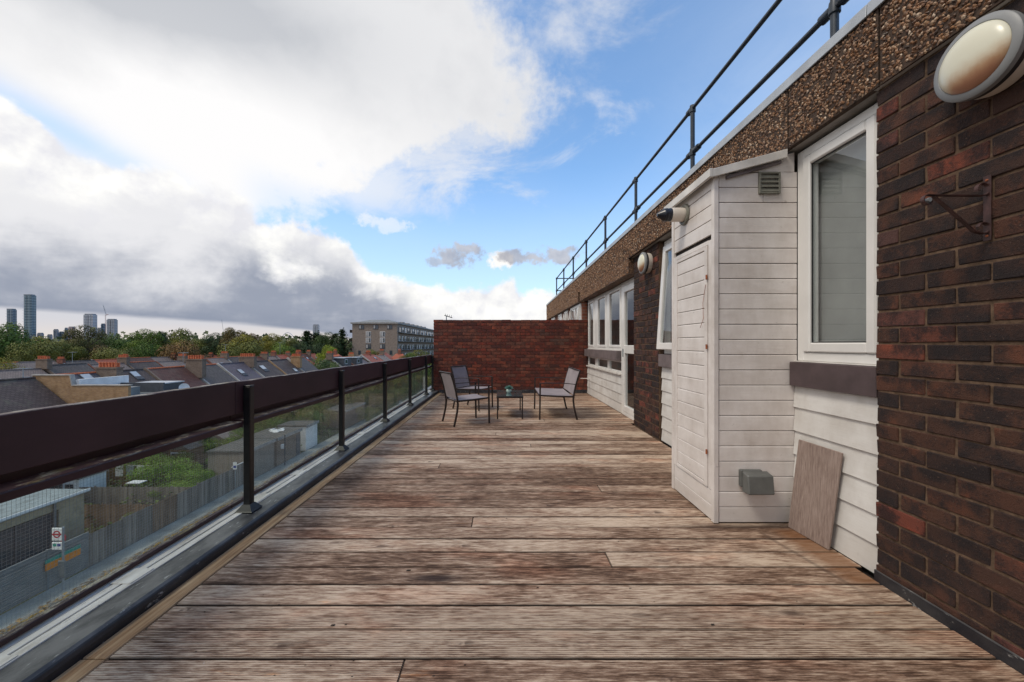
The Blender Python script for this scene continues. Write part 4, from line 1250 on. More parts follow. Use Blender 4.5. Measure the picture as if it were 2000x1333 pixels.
chair(.45, .50, 'grey mesh garden chair angled towards the camera against the end wall', 'garden chair', (-.535, 6.96, .003), math.radians(-29), 'garden_chair', 'grey garden chairs round the low table')
chair(.98, .52, 'wide grey mesh two-seat bench facing left on the deck', 'garden bench', (.80, 6.35, .003), math.radians(180), 'garden_bench')
def table():
    r = thing('low_table', 'low glass-topped table with dark metal legs between the garden chairs', 'table', (.09, 6.32, .003)); m = M['chair_metal']
    x0, x1, y0, y1, h = -.095, .28, 5.93, 6.71, .345
    for x in (x0, x1):
        for y in (y0, y1): bx('leg', m, r, x - .010, x + .010, y - .010, y + .010, .003, h - .03, .002)
    mb = MB(); mb.box(x0 - .015, x1 + .015, y0 - .015, y0 + .01, h - .03, h); mb.box(x0 - .015, x1 + .015, y1 - .01, y1 + .015, h - .03, h)
    mb.box(x0 - .015, x0 + .01, y0 + .01, y1 - .01, h - .03, h); mb.box(x1 - .01, x1 + .015, y0 + .01, y1 - .01, h - .03, h); mb.build('frame', m, r, bevel=.003)
    bx('glass_top', M['table_glass'], r, x0 - .013, x1 + .013, y0 - .013, y1 + .013, h + .001, h + .007, .002)
table()
def plant():
    c = Vector((.082, 6.30, .353))
    r = thing('potted_plant', 'small blue-green succulent in a pale glass pot on the low table', 'potted plant', c)
    mp, t, b = mat('pale_pot', (.45, .58, .52), .15)
    MB().lathe([(0, 0), (.028, 0), (.042, .02), (.045, .045), (.038, .06), (.034, .055), (.0, .052)], c, (0, 0, 1), 20).build('pot', mp, r, smooth=True)
    ml, t, b = mat('succulent', (.10, .24, .20), .45); q = random.Random(2); mb = MB()
    for i in range(34):
        a = i * 2.4; el = .15 + 1.25 * (i / 34); L = .085 * (1.05 - .3 * i / 34); d = Vector((math.cos(a) * math.cos(el), math.sin(a) * math.cos(el), math.sin(el)))
        s_ = d.cross(Vector((0, 0, 1))).normalized() * .014; b0 = c + Vector((0, 0, .055)); up = s_.cross(d).normalized() * .006
        p1 = b0 + d * L * .6; p2 = b0 + d * L
        mb.add([b0, p1 + s_, p2, p1 - s_, p1 + up, p1 - up], [(0, 1, 4), (1, 2, 4), (2, 3, 4), (3, 0, 4), (1, 0, 5), (2, 1, 5), (3, 2, 5), (0, 3, 5)])
    mb.build('leaves', ml, r)
plant()

# ================================================================== ground, road, pavement
def land():
    g = MB(); n = 3000
    g.add([(-4200, -1500, GND - .02), (4200, -1500, GND - .02), (4200, 4200, GND - .02), (-4200, 4200, GND - .02)], [(0, 1, 2, 3)])
    structure('ground', g.mesh('ground', M['ground']))
    structure('road', MB().box(-18.0, -8.0, -60, 190, GND - .3, GND + .004).mesh('road', M['asphalt']))
    structure('pavement', MB().box(-21.15, -18.15, -60, 190, GND - .3, GND + .12).mesh('pavement', M['pavement']))
    k = structure('kerb_edge', MB().box(-18.148, -18.004, -60, 190, GND - .3, GND + .125).mesh('kerb_edge', M['concrete']))
    structure('forecourt', MB().box(-7.9, -1.88, -20, 60, GND - .3, GND + .05).mesh('forecourt', M['pavement']))
    mk = structure('road_line', None)
    for i in range(30):
        me = MB().box(-13.05, -12.95, i * 5, i * 5 + 2, GND + .008, GND + .010).mesh('line_dash', M['white_paint'])
        link('line_dash', me, None, mk)
land()

# ------------------------------------------------------------------ street side boundary: slatted metal bay, timber fence, garages
def street_fence():
    q = random.Random(31); x = -21.25
    # louvred blue-grey panels behind the bus stop
    r = thing('slatted_fence', 'blue-grey horizontally slatted metal fence behind the bus stop', 'fence', (x, 16, GND))
    for i in range(4):
        y0 = 20.1 - (i + 1) * 1.85; y1 = y0 + 1.85
        bx('fence_post', M['bluegrey_metal'], r, x - .05, x + .05, y0 - .04, y0 + .04, GND, GND + 1.95)
        z = GND + .15
        while z < GND + 1.66:
            mb = MB(); mb.prism([(x - .02, z), (x + .02, z - .02), (x + .025, z + .055), (x - .012, z + .07)], 'y', y0 + .05, y1 - .05)
            mb.build('slat', M['bluegrey_metal'], r); z += .105
        bx('top_strip', M['bluegrey_metal'], r, x - .04, x + .04, y0 + .05, y1 - .05, GND + 1.70, GND + 1.92)
    r = thing('timber_fence', 'long weathered grey vertical-board fence along the pavement', 'fence', (x, 25, GND))
    y = 20.1; k = 0
    while y < 31.9:
        e = min(y + 1.8, 32.0)
        m = M['fence_brown'] if k == 2 else M['fence_grey']
        h = 1.80 + q.uniform(-.03, .05)
        mb = MB(); yy = y + .03
        while yy < e - .04:
            o = q.uniform(-.006, .012); mb.box(x + o, x + .018 + o, yy, yy + .096, GND + .08, GND + h + q.uniform(-.015, .012)); yy += .104
        p = mb.build('fence_panel', m, r)
        if k == 2: p['label'] = 'browner replaced panel'
        bx('fence_post', m, r, x - .07, x - .005, y - .05, y + .05, GND, GND + h + .03)
        bx('gravel_board', M['concrete'], r, x + .001, x + .03, y + .05, e - .05, GND, GND + .078)
        y = e; k += 1
    bx('capping', M['white_paint'], r, x - .03, x + .05, 30.6, 32.0, GND + 1.875, GND + 1.92)
    # garages
    def garage(y0, y1, xf, h, wm, label, door=None, depth=3.0):
        g = thing('garage', label, 'garage', (xf - depth / 2, (y0 + y1) / 2, GND), 'flat-roofed garages along the pavement')
        bx('wall', wm, g, xf - depth, xf, y0, y1, GND, GND + h)
        bx('roof', M['shed_felt'], g, xf - depth - .1, xf + .12, y0 - .1, y1 + .1, GND + h + .002, GND + h + .14)
        bx('fascia', M['concrete'], g, xf + .125, xf + .15, y0 - .1, y1 + .1, GND + h - .12, GND + h + .17)
        if door:
            for (a, b2, mm) in door:
                d = bx('garage_door', mm, g, xf + .005, xf + .05, a, b2, GND + .05, GND + h - .35)
                for kk in range(1, 6): bx('door_rib', mm, d, xf + .051, xf + .065, a + .02, b2 - .02, GND + .05 + kk * .36, GND + .09 + kk * .36)
        return g
    garage(32.2, 36.4, -21.3, 2.6, M['fence_grey'], 'low garage faced in dark grey boards next to the timber fence')
    garage(36.6, 40.9, -21.2, 2.62, M['brown_brick'], 'longer brown brick garage with a corrugated pale roof', [(40.0, 40.7, M['dark_clad'])], 3.2)
    g = garage(42.4, 45.0, -21.4, 2.6, M['white_paint'], 'white-fronted garage beyond the brown brick one')
    d = thing('roof_rubbish', 'pale crumpled sheets lying on the brown garage roof', 'rubbish', (-23.2, 39, GND + 2.77))
    for i in range(7):
        a = -23.9 + q.uniform(0, 1.2); b2 = 38.2 + q.uniform(0, 1.6)
        MB().add([(a, b2, GND + 2.77), (a + q.uniform(.3, .7), b2 + .1, GND + 2.80), (a + .5, b2 + .6, GND + 2.9 + q.random() * .1), (a - .1, b2 + .5, GND + 2.79), (a + .3, b2 + .3, GND + 2.95)], [(0, 1, 4), (1, 2, 4), (2, 3, 4), (3, 0, 4)]).build('sheet', M['white_paint'], d)
    garage(53.0, 60.5, -21.5, 2.4, M['brown_brick'], 'distant low garage half hidden by shrubs')
    # continuing wall far along the road
    r = thing('garden_wall', 'long dull brick garden wall continuing down the road past the garages', 'garden wall', (x, 90, GND))
    for a in range(61, 180, 8): bx('wall_bay', M['brown_brick'], r, x - .12, x + .12, a, a + 7.95, GND, GND + 1.7 + (a % 3) * .1)
street_fence()

def bus_stop():
    x, y = -20.45, 18.2
    r = thing('bus_stop', 'bus stop post with a red ring-and-bar flag and a pale timetable plate', 'bus stop', (x, y, GND + .12))
    z0 = GND + .12
    MB().tube([(x, y, z0), (x, y, z0 + 2.9)], .045, 10).build('post', M['galvanised'], r)
    fx0, fx1 = x - .02, x - .50            # plate hangs to the left, facing the camera
    fl = bx('flag', M['sign_white'], r, fx1, fx0, y - .03, y + .03, z0 + 2.28, z0 + 2.86, .01)
    cx, cz = (fx0 + fx1) / 2, z0 + 2.58
    ring = MB(); n = 28
    for i in range(n):
        a, b2 = 2 * math.pi * i / n, 2 * math.pi * (i + 1) / n
        ring.add([(cx + r_ * math.cos(t_), yy, cz + r_ * math.sin(t_)) for yy in (y - .036, y - .031) for (r_, t_) in ((.115, a), (.17, a), (.17, b2), (.115, b2))],
                 [(0, 1, 2, 3), (4, 7, 6, 5), (0, 4, 5, 1), (2, 6, 7, 3)])
    ring.build('ring', M['sign_red'], fl, loc=ORG[r])
    bx('bar', M['sign_red'], fl, cx - .215, cx + .215, y - .042, y - .037, cz - .035, cz + .035)
    pl = bx('number_plate', M['sign_white'], r, fx1, fx0, y - .03, y + .03, z0 + 1.86, z0 + 2.20, .01)
    bx('route_tile', M['sign_green'], pl, fx1 + .06, fx1 + .22, y - .035, y - .031, z0 + 2.02, z0 + 2.14)
    bx('route_tile', M['sign_blue'], pl, fx1 + .26, fx1 + .42, y - .035, y - .031, z0 + 2.02, z0 + 2.14)
    bx('timetable_case', M['bluegrey_metal'], r, x - .20, x + .12, y - .05, y + .02, z0 + .55, z0 + 1.35, .01)
    # red disc sign behind
    x2, y2 = -21.05, 18.75
    r = thing('disc_sign', 'small red round traffic sign on a thin post behind the bus stop flag', 'road sign', (x2, y2, GND + .12))
    MB().tube([(x2, y2, GND + .12), (x2, y2, GND + 2.4)], .025, 8).build('post', M['galvanised'], r)
    MB().lathe([(0, 0), (.19, 0), (.19, .02), (0, .02)], (x2, y2 - .04, GND + 2.28), (0, -1, 0), 20).build('disc', M['sign_red'], r)
    bx('bar', M['sign_white'], r, x2 - .11, x2 + .11, y2 - .07, y2 - .064, GND + 2.25, GND + 2.31)
    # advert panel in bands of orange and green
    r = thing('painted_notice', 'orange and green notice fixed to the slatted fence beside the bus stop', 'notice', (-21.15, 18.9, GND + 1.4))
    bx('board', M['sign_orange'], r, -21.17, -21.14, 18.1, 19.6, GND + 1.02, GND + 1.34)
    bx('upper_band', M['sign_green'], r, -21.17, -21.14, 18.1, 19.6, GND + 1.343, GND + 1.52)
    # parking notice on the pole further along
    x3, y3 = -20.75, 30.3
    r = thing('parking_sign', 'white parking notice on a thin post in front of the timber fence', 'road sign', (x3, y3, GND + .12))
    MB().tube([(x3, y3, GND + .12), (x3, y3, GND + 2.45)], .03, 8).build('post', M['galvanised'], r)
    bx('plate', M['sign_white'], r, x3 - .14, x3 + .14, y3 - .05, y3 - .03, GND + 1.85, GND + 2.4)
    bx('lower_plate', M['sign_blue'], r, x3 - .11, x3 + .11, y3 - .055, y3 - .052, GND + 1.95, GND + 2.15)
    x4, y4 = -20.6, 36.9
    r = thing('street_camera_post', 'dark post with a white box fixed halfway up beside the brown garage', 'post', (x4, y4, GND + .12))
    MB().tube([(x4, y4, GND + .12), (x4, y4, GND + 3.0)], .06, 8).build('post', M['rail_paint'], r)
    bx('box', M['white_paint'], r, x4 - .32, x4 - .07, y4 - .15, y4 + .15, GND + 1.7, GND + 2.1, .03)
bus_stop()

# ------------------------------------------------------------------ single storey extension and garden things behind the fence
def gardens():
    q = random.Random(77)
    # brick extension with flat roof and glazed doors
    xf = -24.5
    r = thing('garden_room', 'pale brick flat-roofed garden room with dark folding glass doors behind the fence', 'garden room', (-25.7, 18, GND))
    h = 2.85
    bx('pier', M['garden_brick'], r, xf - .3, xf, 21.6, 22.9, GND, GND + h - .45)
    bx('lintel', M['garden_brick'], r, xf - .3, xf, 10.0, 22.9, GND + h - .44, GND + h)
    bx('side_wall', M['garden_brick'], r, -27, xf - .31, 22.6, 22.9, GND, GND + h)
    bx('rear_wall', M['garden_brick'], r, -27, -26.7, 10, 22.59, GND, GND + h)
    bx('near_wall', M['garden_brick'], r, -26.69, xf - .31, 10, 10.3, GND, GND + h)
    bx('floor', M['room_dark'], r, -26.69, xf - .31, 10.31, 22.59, GND, GND + .1)
    bx('roof', M['flat_roof_blue'], r, -27.1, xf + .12, 9.8, 23.1, GND + h + .002, GND + h + .14)
    bx('roof_edge', M['sign_white'], r, xf + .125, xf + .17, 9.8, 23.1, GND + h + .06, GND + h + .20)
    for i in range(6):
        y0 = 10.4 + i * 1.86
        d = bx('folding_door', M['dark_clad'], r, xf - .14, xf - .06, y0, y0 + .09, GND + .05, GND + h - .46)
        bx('pane', M['far_glass'], d, xf - .11, xf - .09, y0 + .1, y0 + 1.84, GND + .1, GND + h - .5)
    bx('drainpipe', M['bluegrey_metal'], r, xf + .01, xf + .09, 21.3, 21.4, GND, GND + h)
    # white painted shed
    def shed(x0, x1, y0, y1, h, m, rm, label, window=True):
        r = thing('garden_shed', label, 'shed', ((x0 + x1) / 2, (y0 + y1) / 2, GND), 'sheds in the back gardens')
        bx('wall', m, r, x0, x1, y0, y1, GND, GND + h)
        MB().prism([(x0 - .1, GND + h), (x1 + .1, GND + h), ((x0 + x1) / 2, GND + h + .6)], 'y', y0 - .1, y1 + .1).build('roof', rm, r)
        if window:
            w = bx('window', M['white_paint'], r, x0 + .25, x1 - .25, y0 - .03, y0 - .005, GND + 1.0, GND + h - .25)
            bx('pane', M['far_glass'], w, x0 + .35, x1 - .35, y0 - .045, y0 - .031, GND + 1.1, GND + h - .35)
    shed(-31.2, -29.9, 27.6, 29.5, 2.0, M['white_paint'], M['shed_felt'], 'white painted garden shed with a small window')
    shed(-30.3, -28.4, 35.4, 37.4, 2.0, M['fence_brown'], M['shed_felt'], 'brown timber shed among the bushes')
    shed(-29.0, -27.2, 38.4, 40.2, 2.1, M['dark_clad'], M['slate_pale'], 'dark painted shed behind the first garage')
    shed(-31.5, -28.9, 56, 58.6, 2.2, M['fence_new'], M['shed_felt'], 'tan timber shed far down the gardens')
    shed(-31.5, -29.5, 70, 73, 2.2, M['white_paint'], M['shed_felt'], 'pale shed half hidden in distant garden greenery')
    # larger single-storey workshop
    r = thing('workshop', 'long low buff brick workshop with a pale blue flat roof behind the bushes', 'workshop', (-32, 46, GND))
    bx('wall', M['stock_brick'], r, -33.5, -30.6, 38.8, 50, GND, GND + 2.4)
    bx('roof', M['flat_roof_blue'], r, -33.6, -30.5, 38.7, 50.1, GND + 2.402, GND + 2.52)
    for i in range(4): bx('window', M['far_glass'], r, -30.59, -30.56, 40 + i * 2.5, 41.2 + i * 2.5, GND + 1.1, GND + 2.2)
    # garden dividing fences
    lbls = ['next to the garden room', 'below the white shed', 'between the two first bushy gardens', 'beside the brown shed', 'behind the first garage', 'beside the workshop', 'behind the brown garage', 'past the white-fronted garage', 'near the tan shed', 'far down the gardens', 'by the distant garage', 'deep in the distant gardens']
    ys = [24.6, 27.6, 36.0, 40.6, 45.2, 50.2, 54.5, 59.8, 65, 71, 77.5, 85]
    for i, (y, lb) in enumerate(zip(ys, lbls)):
        m = [M['fence_brown'], M['fence_grey'], M['fence_new']][i % 3]
        r = thing('garden_fence', ['brown', 'grey', 'tan'][i % 3] + ' timber fence dividing the gardens ' + lb, 'fence', (-27, y, GND), 'fences between the back gardens')
        x = -34.2
        while x < (-21.6 if y < 30 or y > 52 else -26.6):
            e = min(x + 1.8, -21.5 if y < 30 or y > 52 else -26.5); mb = MB(); xx = x + .03
            while xx < e - .05: mb.box(xx, xx + .10, y + q.uniform(0, .012), y + .02, GND, GND + 1.45 + q.uniform(-.02, .02)); xx += .112
            mb.build('fence_panel', m, r); bx('fence_post', m, r, x - .05, x + .02, y + .021, y + .09, GND, GND + 1.52); x = e
    # clothes drier line / small table like the photo's pale slab on a post
    r = thing('bird_table', 'small pale bird table on a post behind the fence', 'bird table', (-26.6, 28.4, GND))
    bx('post', M['fence_grey'], r, -26.64, -26.56, 28.36, 28.44, GND, GND + 1.5); bx('tray', M['white_paint'], r, -27.1, -26.1, 28.1, 28.7, GND + 1.502, GND + 1.56)
    r = thing('washing', 'blue and white washing hanging on a garden line', 'washing', (-29.2, 31.2, GND + 1.2))
    MB().tube([(-31.5, 31.2, GND + 1.9), (-26.5, 31.2, GND + 1.85)], .012, 5).build('line', M['white_paint'], r)
    for k in range(4): bx('cloth', [M['sign_white'], M['flat_roof_blue']][k % 2], r, -30.9 + k * .85, -30.3 + k * .85, 31.19, 31.215, GND + 1.0 + .1 * k, GND + 1.84)
    for (x0, x1) in ((-31.5, -31.45), (-26.5, -26.45)): bx('line_post', M['fence_grey'], r, x0, x1, 31.18, 31.23, GND, GND + 2.0)
gardens()

# ================================================================== terraced houses
def pots(mb, cx, cy, z, n, along='x', step=.29, r=.12, h=.45):
    for i in range(n):
        o = (i - (n - 1) / 2) * step
        x, y = (cx + o, cy) if along == 'x' else (cx, cy + o)
        mb.lathe([(r * .9, 0), (r * .8, h * .8), (r * 1.05, h * .85), (r * 1.0, h), (r * .6, h)], (x, y, z), (0, 0, 1), 8)
PN = {'pot': {}}
def house(y0, y1, rx, hd, rz, ez, roof, wall, label, chim=None, sky_=(), parapet=True, outr=0.0, dormer=None, nwin=2, group='terraced houses behind the gardens'):
    """terrace house: ridge along Y at x=rx, slopes down hd metres each way from rz to ez"""
    r = thing('terraced_house', label, 'house', (rx, (y0 + y1) / 2, GND), group)
    wx0, wx1 = rx - hd + .2, rx + hd - .2
    bx('wall', wall, r, wx0, wx1, y0 + .003, y1 - .003, GND, ez - .02)
    t_ = .14
    MB().prism([(rx - hd, ez), (rx, rz), (rx + hd, ez), (rx + hd - .05, ez - t_), (rx, rz - t_ * 1.3), (rx - hd + .05, ez - t_)], 'y', y0 + .11, y1 - .11).build('roof', M[roof], r)
    MB().prism([(wx0, ez - .03), (wx1, ez - .03), (wx1, ez - .02 + .02), (rx, rz - .26), (wx0, ez - .0)], 'y', y0 + .125, y1 - .125).build('gable', wall, r)
    MB().tube([(rx, y0 + .12, rz + .03), (rx, y1 - .12, rz + .03)], .09, 6).build('ridge_tiles', M['terracotta'] if 'tile' in roof or R.random() < .4 else M[roof], r)
    if parapet:
        MB().prism([(rx - hd - .05, ez + .05), (rx, rz + .17), (rx + hd + .05, ez + .05), (rx + hd + .05, ez - .25), (rx, rz - .25), (rx - hd - .05, ez - .25)], 'y', y0 - .105, y0 + .105).build('party_wall', [M['mortar_pale'], wall, M['concrete']][R.randrange(3)], r)
    sl = (rz - ez) / hd
    if chim is not None:
        cx = rx + chim[0]; n = chim[1]; cy = y0; w = .29 * n + .2
        base = rz - abs(chim[0]) * sl - .4; top = rz + chim[2]
        s = bx('chimney', wall, r, cx - w / 2, cx + w / 2, cy - .32, cy + .32, base, top)
        bx('chimney_cap', wall, s, cx - w / 2 - .06, cx + w / 2 + .06, cy - .38, cy + .38, top + .001, top + .14)
        pk = MB(); pots(pk, cx, cy - .14, top + .142, n, 'x'); pots(pk, cx, cy + .14, top + .142, n, 'x', h=.4)
        pk.build('chimney_pot', M['terracotta'], s, smooth=True)
    for (u, v, w_, h_) in sky_:
        # u: along the row 0..1, v: down the slope in metres from the ridge
        yy = y0 + (y1 - y0) * u; c = math.cos(math.atan(sl)); x_a, x_b = rx + v, rx + v + h_ * c
        za, zb = rz - v * sl, rz - (v + h_ * c) * sl
        f = MB().prism([(x_a, za + .005), (x_b, zb + .005), (x_b + .02, zb + .10), (x_a + .02, za + .10)], 'y', yy, yy + w_).build('skylight', M['dark_clad'], r)
        MB().prism([(x_a + .07, za + .055), (x_b - .05, zb + .058), (x_b - .04, zb + .112), (x_a + .08, za + .112)], 'y', yy + .07, yy + w_ - .07).build('pane', M['skylight'], f)
    if outr:
        oy1 = y0 + (y1 - y0) * .5; oz = ez - 1.6
        bx('outrigger', wall, r, wx1 + .01, wx1 + outr, y0 + .2, oy1, GND, oz)
        MB().prism([(y0 + .1, oz + .01), (oy1 + .1, oz + .01), (y0 + .1, oz + 1.3)], 'x', wx1 + .01, wx1 + outr + .1).build('outrigger_roof', M[roof], r)
        w = bx('window', M['white_paint'], r, wx1 + outr + .005, wx1 + outr + .05, y0 + .9, oy1 - .5, GND + 1.0, GND + 2.4)
        bx('pane', M['far_glass'], w, wx1 + outr + .051, wx1 + outr + .06, y0 + 1.0, oy1 - .6, GND + 1.1, GND + 2.3)
    for k in range(nwin):
        z = GND + 1.0 + k * 2.9
        w = bx('window', M['white_paint'], r, wx1 + .001, wx1 + .06, y1 - 1.9, y1 - .7, z, z + 1.4)
        bx('pane', M['far_glass'], w, wx1 + .061, wx1 + .07, y1 - 1.8, y1 - .8, z + .1, z + 1.3)
    if dormer:
        a, b2, xo, zt, dm = dormer
        ya, yb = y0 + (y1 - y0) * a, y0 + (y1 - y0) * b2
        d = bx('dormer', dm, r, rx + .3, rx + xo, ya, yb, ez - .3, zt)
        bx('dormer_roof', M['lead_cap'], d, rx + .25, rx + xo + .12, ya - .1, yb + .1, zt + .002, zt + .12)
        w = bx('window', M['white_paint'], d, rx + xo + .002, rx + xo + .05, ya + .5, ya + 1.9, zt - 1.25, zt - .3)
        bx('pane', M['far_glass'], w, rx + xo + .051, rx + xo + .06, ya + .58, ya + 1.82, zt - 1.17, zt - .38)
    return r
simple('mortar_pale', (.40, .37, .33), .9, var=.15, scale=1)
def rows():
    rz, ez = -1.50, -4.25
    A = 'terraced houses behind the gardens'
    # nearest terrace (x = -38)
    house(18.0, 25.2, -38, 3.5, rz, ez, 'slate', M['brown_brick'], 'dark slate-roofed end house just outside the left of the view', None, outr=3.5)
    house(25.3, 31.9, -38, 3.6, rz - .1, ez - .2, 'slate_brown', M['stock_brick'], 'nearest terraced house with a broad dark weathered slate roof', None, outr=3.5)
    h = house(32.2, 36.6, -38, 3.5, rz, ez, 'slate_blue', M['stock_brick'], 'terraced house with a tan brick loft wall and two pale rooflights', None, [(.25, .2, .9, 1.5), (.60, .2, .9, 1.5)], outr=3.5)
    # stepped tan brick loft wall facing the camera
    MB().prism([(-38.4, -1.42), (-35.4, -1.42), (-35.25, -2.25), (-30.6, -2.25), (-30.6, GND), (-38.4, GND)], 'y', 31.95, 32.18).build('loft_wall', M['stock_brick'], h)
    MB().prism([(-38.45, -1.41), (-35.36, -1.41), (-35.20, -2.24), (-30.5, -2.24), (-30.5, -2.16), (-35.12, -2.16), (-35.28, -1.33), (-38.45, -1.33)], 'y', 31.90, 32.24).build('coping', M['mortar_pale'], h)
    bx('loft_roof', M['bluegrey_metal'], h, -35.1, -30.62, 32.2, 35.9, -3.4, -3.2)
    bx('parapet', M['white_paint'], h, -35.15, -34.9, 32.25, 36.5, -2.6, -1.75)
    bx('roof_tank', M['bluegrey_metal'], h, -33.4, -31.9, 33.2, 34.4, -3.19, -2.55)
    bx('screen', M['dark_clad'], h, -34.8, -30.9, 35.6, 35.75, -3.19, -2.35)
    h = house(36.9, 41.4, -38, 3.5, rz, ez, 'slate_brown', M['brown_brick'], 'terraced house with a dark grey box dormer and small white window', (.9, 6, .35), [(.55, .3, .8, 1.2)], outr=3.5)
    d = bx('rear_dormer', M['dark_clad'], h, -34.6, -31.6, 36.1, 38.6, -6.5, -2.55)
    bx('dormer_roof', M['lead_cap'], d, -34.7, -31.5, 36.0, 38.7, -2.548, -2.46)
    w = bx('window', M['white_paint'], d, -33.6, -32.6, 36.04, 36.09, -3.6, -2.95)
    for i in range(2): bx('pane', M['far_glass'], w, -33.54 + i * .48, -33.12 + i * .48, 36.02, 36.038, -3.52, -3.03)
    MB().lathe([(0, 0), (.25, .03), (.42, .12), (.43, .14), (.25, .06), (0, .03)], (-31.0, 38.0, -3.1), (.75, -.6, .25), 16).build('satellite_dish', M['white_paint'], h, smooth=True)
    house(41.6, 46.7, -38, 3.5, rz, ez, 'tile_dark_red', M['brown_brick'], 'terraced house with a dark red-brown tiled roof', None, outr=3.5)
    house(46.9, 51.9, -38, 3.5, rz, ez, 'slate', M['brown_brick'], 'terraced house with a plain grey slate roof and tall orange pots', (1.2, 6, .75), outr=3.5)
    house(52.1, 57.4, -38, 3.5, rz, ez, 'slate_purple', M['brown_brick'], 'terraced house with a purplish slate roof and one white rooflight', None, [(.35, 1.2, .9, 1.3)], outr=3.5)
    house(57.6, 63.2, -38, 3.5, rz, ez, 'slate_brown', M['brown_brick'], 'terraced house with a brown slate roof and a bright square rooflight', (.4, 7, .7), [(.30, .9, 1.1, 1.3)], outr=3.5)
    house(63.4, 68.8, -38, 3.5, rz, ez, 'slate_brown', M['stock_brick'], 'terraced house with a dark roof ending in a tan brick gable', None, [(.6, 2.0, .9, 1.2)], outr=3.5)
    house(69.0, 74.6, -38, 3.5, rz + .2, ez, 'slate', M['stock_brick'], 'terraced house beside the leafy gap with a tan brick flank', (1.5, 5, .2), outr=5.0)
    for i, (c, lb) in enumerate([('slate_blue', 'blue-grey roofed house with a wide flat dormer after the leafy gap'), ('slate', 'grey slate house with a pair of dark dormers'), ('slate_purple', 'purple-grey slate house near the red tiled roofs'), ('tile_red', 'first red tiled house before the big flats'), ('tile_red', 'red tiled house in front of the big flats with a tall stack'), ('slate_pale', 'pale grey roofed house before the big flats'), ('tile_red', 'last red tiled house of the near terrace')]):
        y0 = 84 + i * 6.0
        house(y0, y0 + 5.8, -37.5 + (i % 2) * .4, 3.6, rz - .1 - (i % 3) * .25, ez, c, [M['brown_brick'], M['red_house'], M['stock_brick']][i % 3], lb, (0.2, 4, .7) if i % 2 == 0 else None, [(.3, 1.0, .9, 1.1)] if i in (1, 4) else (), dormer=(.15, .85, 2.9, -1.9 - .1 * i, M['dark_clad']) if i in (0, 1) else None, outr=3.0)
    # second terrace, seen as a band of ridges (x = -66)
    cols = ['slate_pale', 'slate_pale', 'slate', 'slate_pale', 'slate_brown', 'slate_pale', 'slate', 'slate_pale', 'slate_brown', 'tile_dark_red', 'slate_pale', 'tile_red', 'tile_red', 'tile_dark_red', 'tile_red']
    des = ['first pale grey roof of the second terrace at the left edge', 'pale brown roof behind the nearest chimney', 'dark slate roof beyond the loft wall', 'pale slate roof behind the six-pot chimney', 'brown roof with a stack of five pots', 'mauve-grey roof below the dark tree', 'dark slate roof in mid second terrace', 'pale roof below the bright green tree', 'brown roof beneath the olive trees', 'dull red tiled roof of the second terrace', 'grey-brown roof beneath the rusty tree', 'brick red tiled roof with a white dish', 'brick red tiled roof by the tall aerial', 'dull red roof near the yellow-green trees', 'last brick red roof of the second terrace']
    q = random.Random(8)
    for i, (c, lb) in enumerate(zip(cols, des)):
        y0 = 44 + i * 6.1 + (i > 8) * 2
        house(y0, y0 + 5.9, -66, 4.2, -2.1 + q.uniform(-.25, .3), -5.3, c, [M['brown_brick'], M['red_house']][i % 2], lb, (q.uniform(-.6, .8), q.choice([4, 5, 6]), .8) if i % 2 == 0 or i > 10 else None, [(.4, 1.5, .9, 1.2)] if q.random() < .3 else (), nwin=1, group='second terrace of houses')
    # third terrace
    for i in range(13):
        y0 = 72 + i * 7.4
        house(y0, y0 + 7.2, -98 - (i % 2), 4.6, -2.6 + q.uniform(-.3, .4), -6.2, ['slate_pale', 'slate', 'tile_dark_red', 'slate_pale', 'tile_red'][(i * 3) % 5], M['red_house'],
              'distant terraced house below the tree line, ' + ['behind the left edge roofs', 'with a squat stack', 'left of the pink-brown roofs', 'under the olive tree', 'under the dark brown tree', 'below the paired towers', 'left of the bright green tree', 'right of the bright green tree', 'below the rusty tree', 'left of the brown oak', 'under the brown oak', 'below the yellow trees', 'right of the yellow trees'][i],
              (0, 4, .5) if i % 2 == 0 else None, nwin=1, group='third terrace of houses')
    # red tiled hipped houses in front of the big flats
    for i, (x, y, w_) in enumerate([(-62, 118, 8), (-52, 121, 8), (-43, 124, 9), (-33.5, 126, 8), (-72, 128, 9)]):
        lb = ['hipped red roof left of the round green tree', 'hipped red roof below the dark pines', 'hipped red roof in front of the flats entrance wall', 'hipped red roof at the right corner of the flats', 'hipped orange-red roof far left of the pines'][i]
        r = thing('semi_detached_house', lb, 'house', (x, y, GND), 'red roofed houses before the big flats')
        bx('wall', M['white_paint'] if i == 3 else M['red_house'], r, x - w_ / 2 + .3, x + w_ / 2 - .3, y - 3.7, y + 3.7, GND, -5.0)
        mb = MB(); e = -5.0; t_ = -2.3 + (i % 2) * .5
        mb.add([(x - w_ / 2, y - 4, e), (x + w_ / 2, y - 4, e), (x + w_ / 2, y + 4, e), (x - w_ / 2, y + 4, e), (x - w_ / 2 + 3, y, t_), (x + w_ / 2 - 3, y, t_)], [(0, 1, 5, 4), (1, 2, 5), (2, 3, 4, 5), (3, 0, 4), (3, 2, 1, 0)])
        mb.build('roof', M['tile_red'], r)
        s = bx('chimney', M['red_house'], r, x - .5, x + .5, y - .4, y + .4, t_ - .8, t_ + 1.0)
        pk = MB(); pots(pk, x, y, t_ + 1.0, 3); pk.build('chimney_pot', M['terracotta'], s)
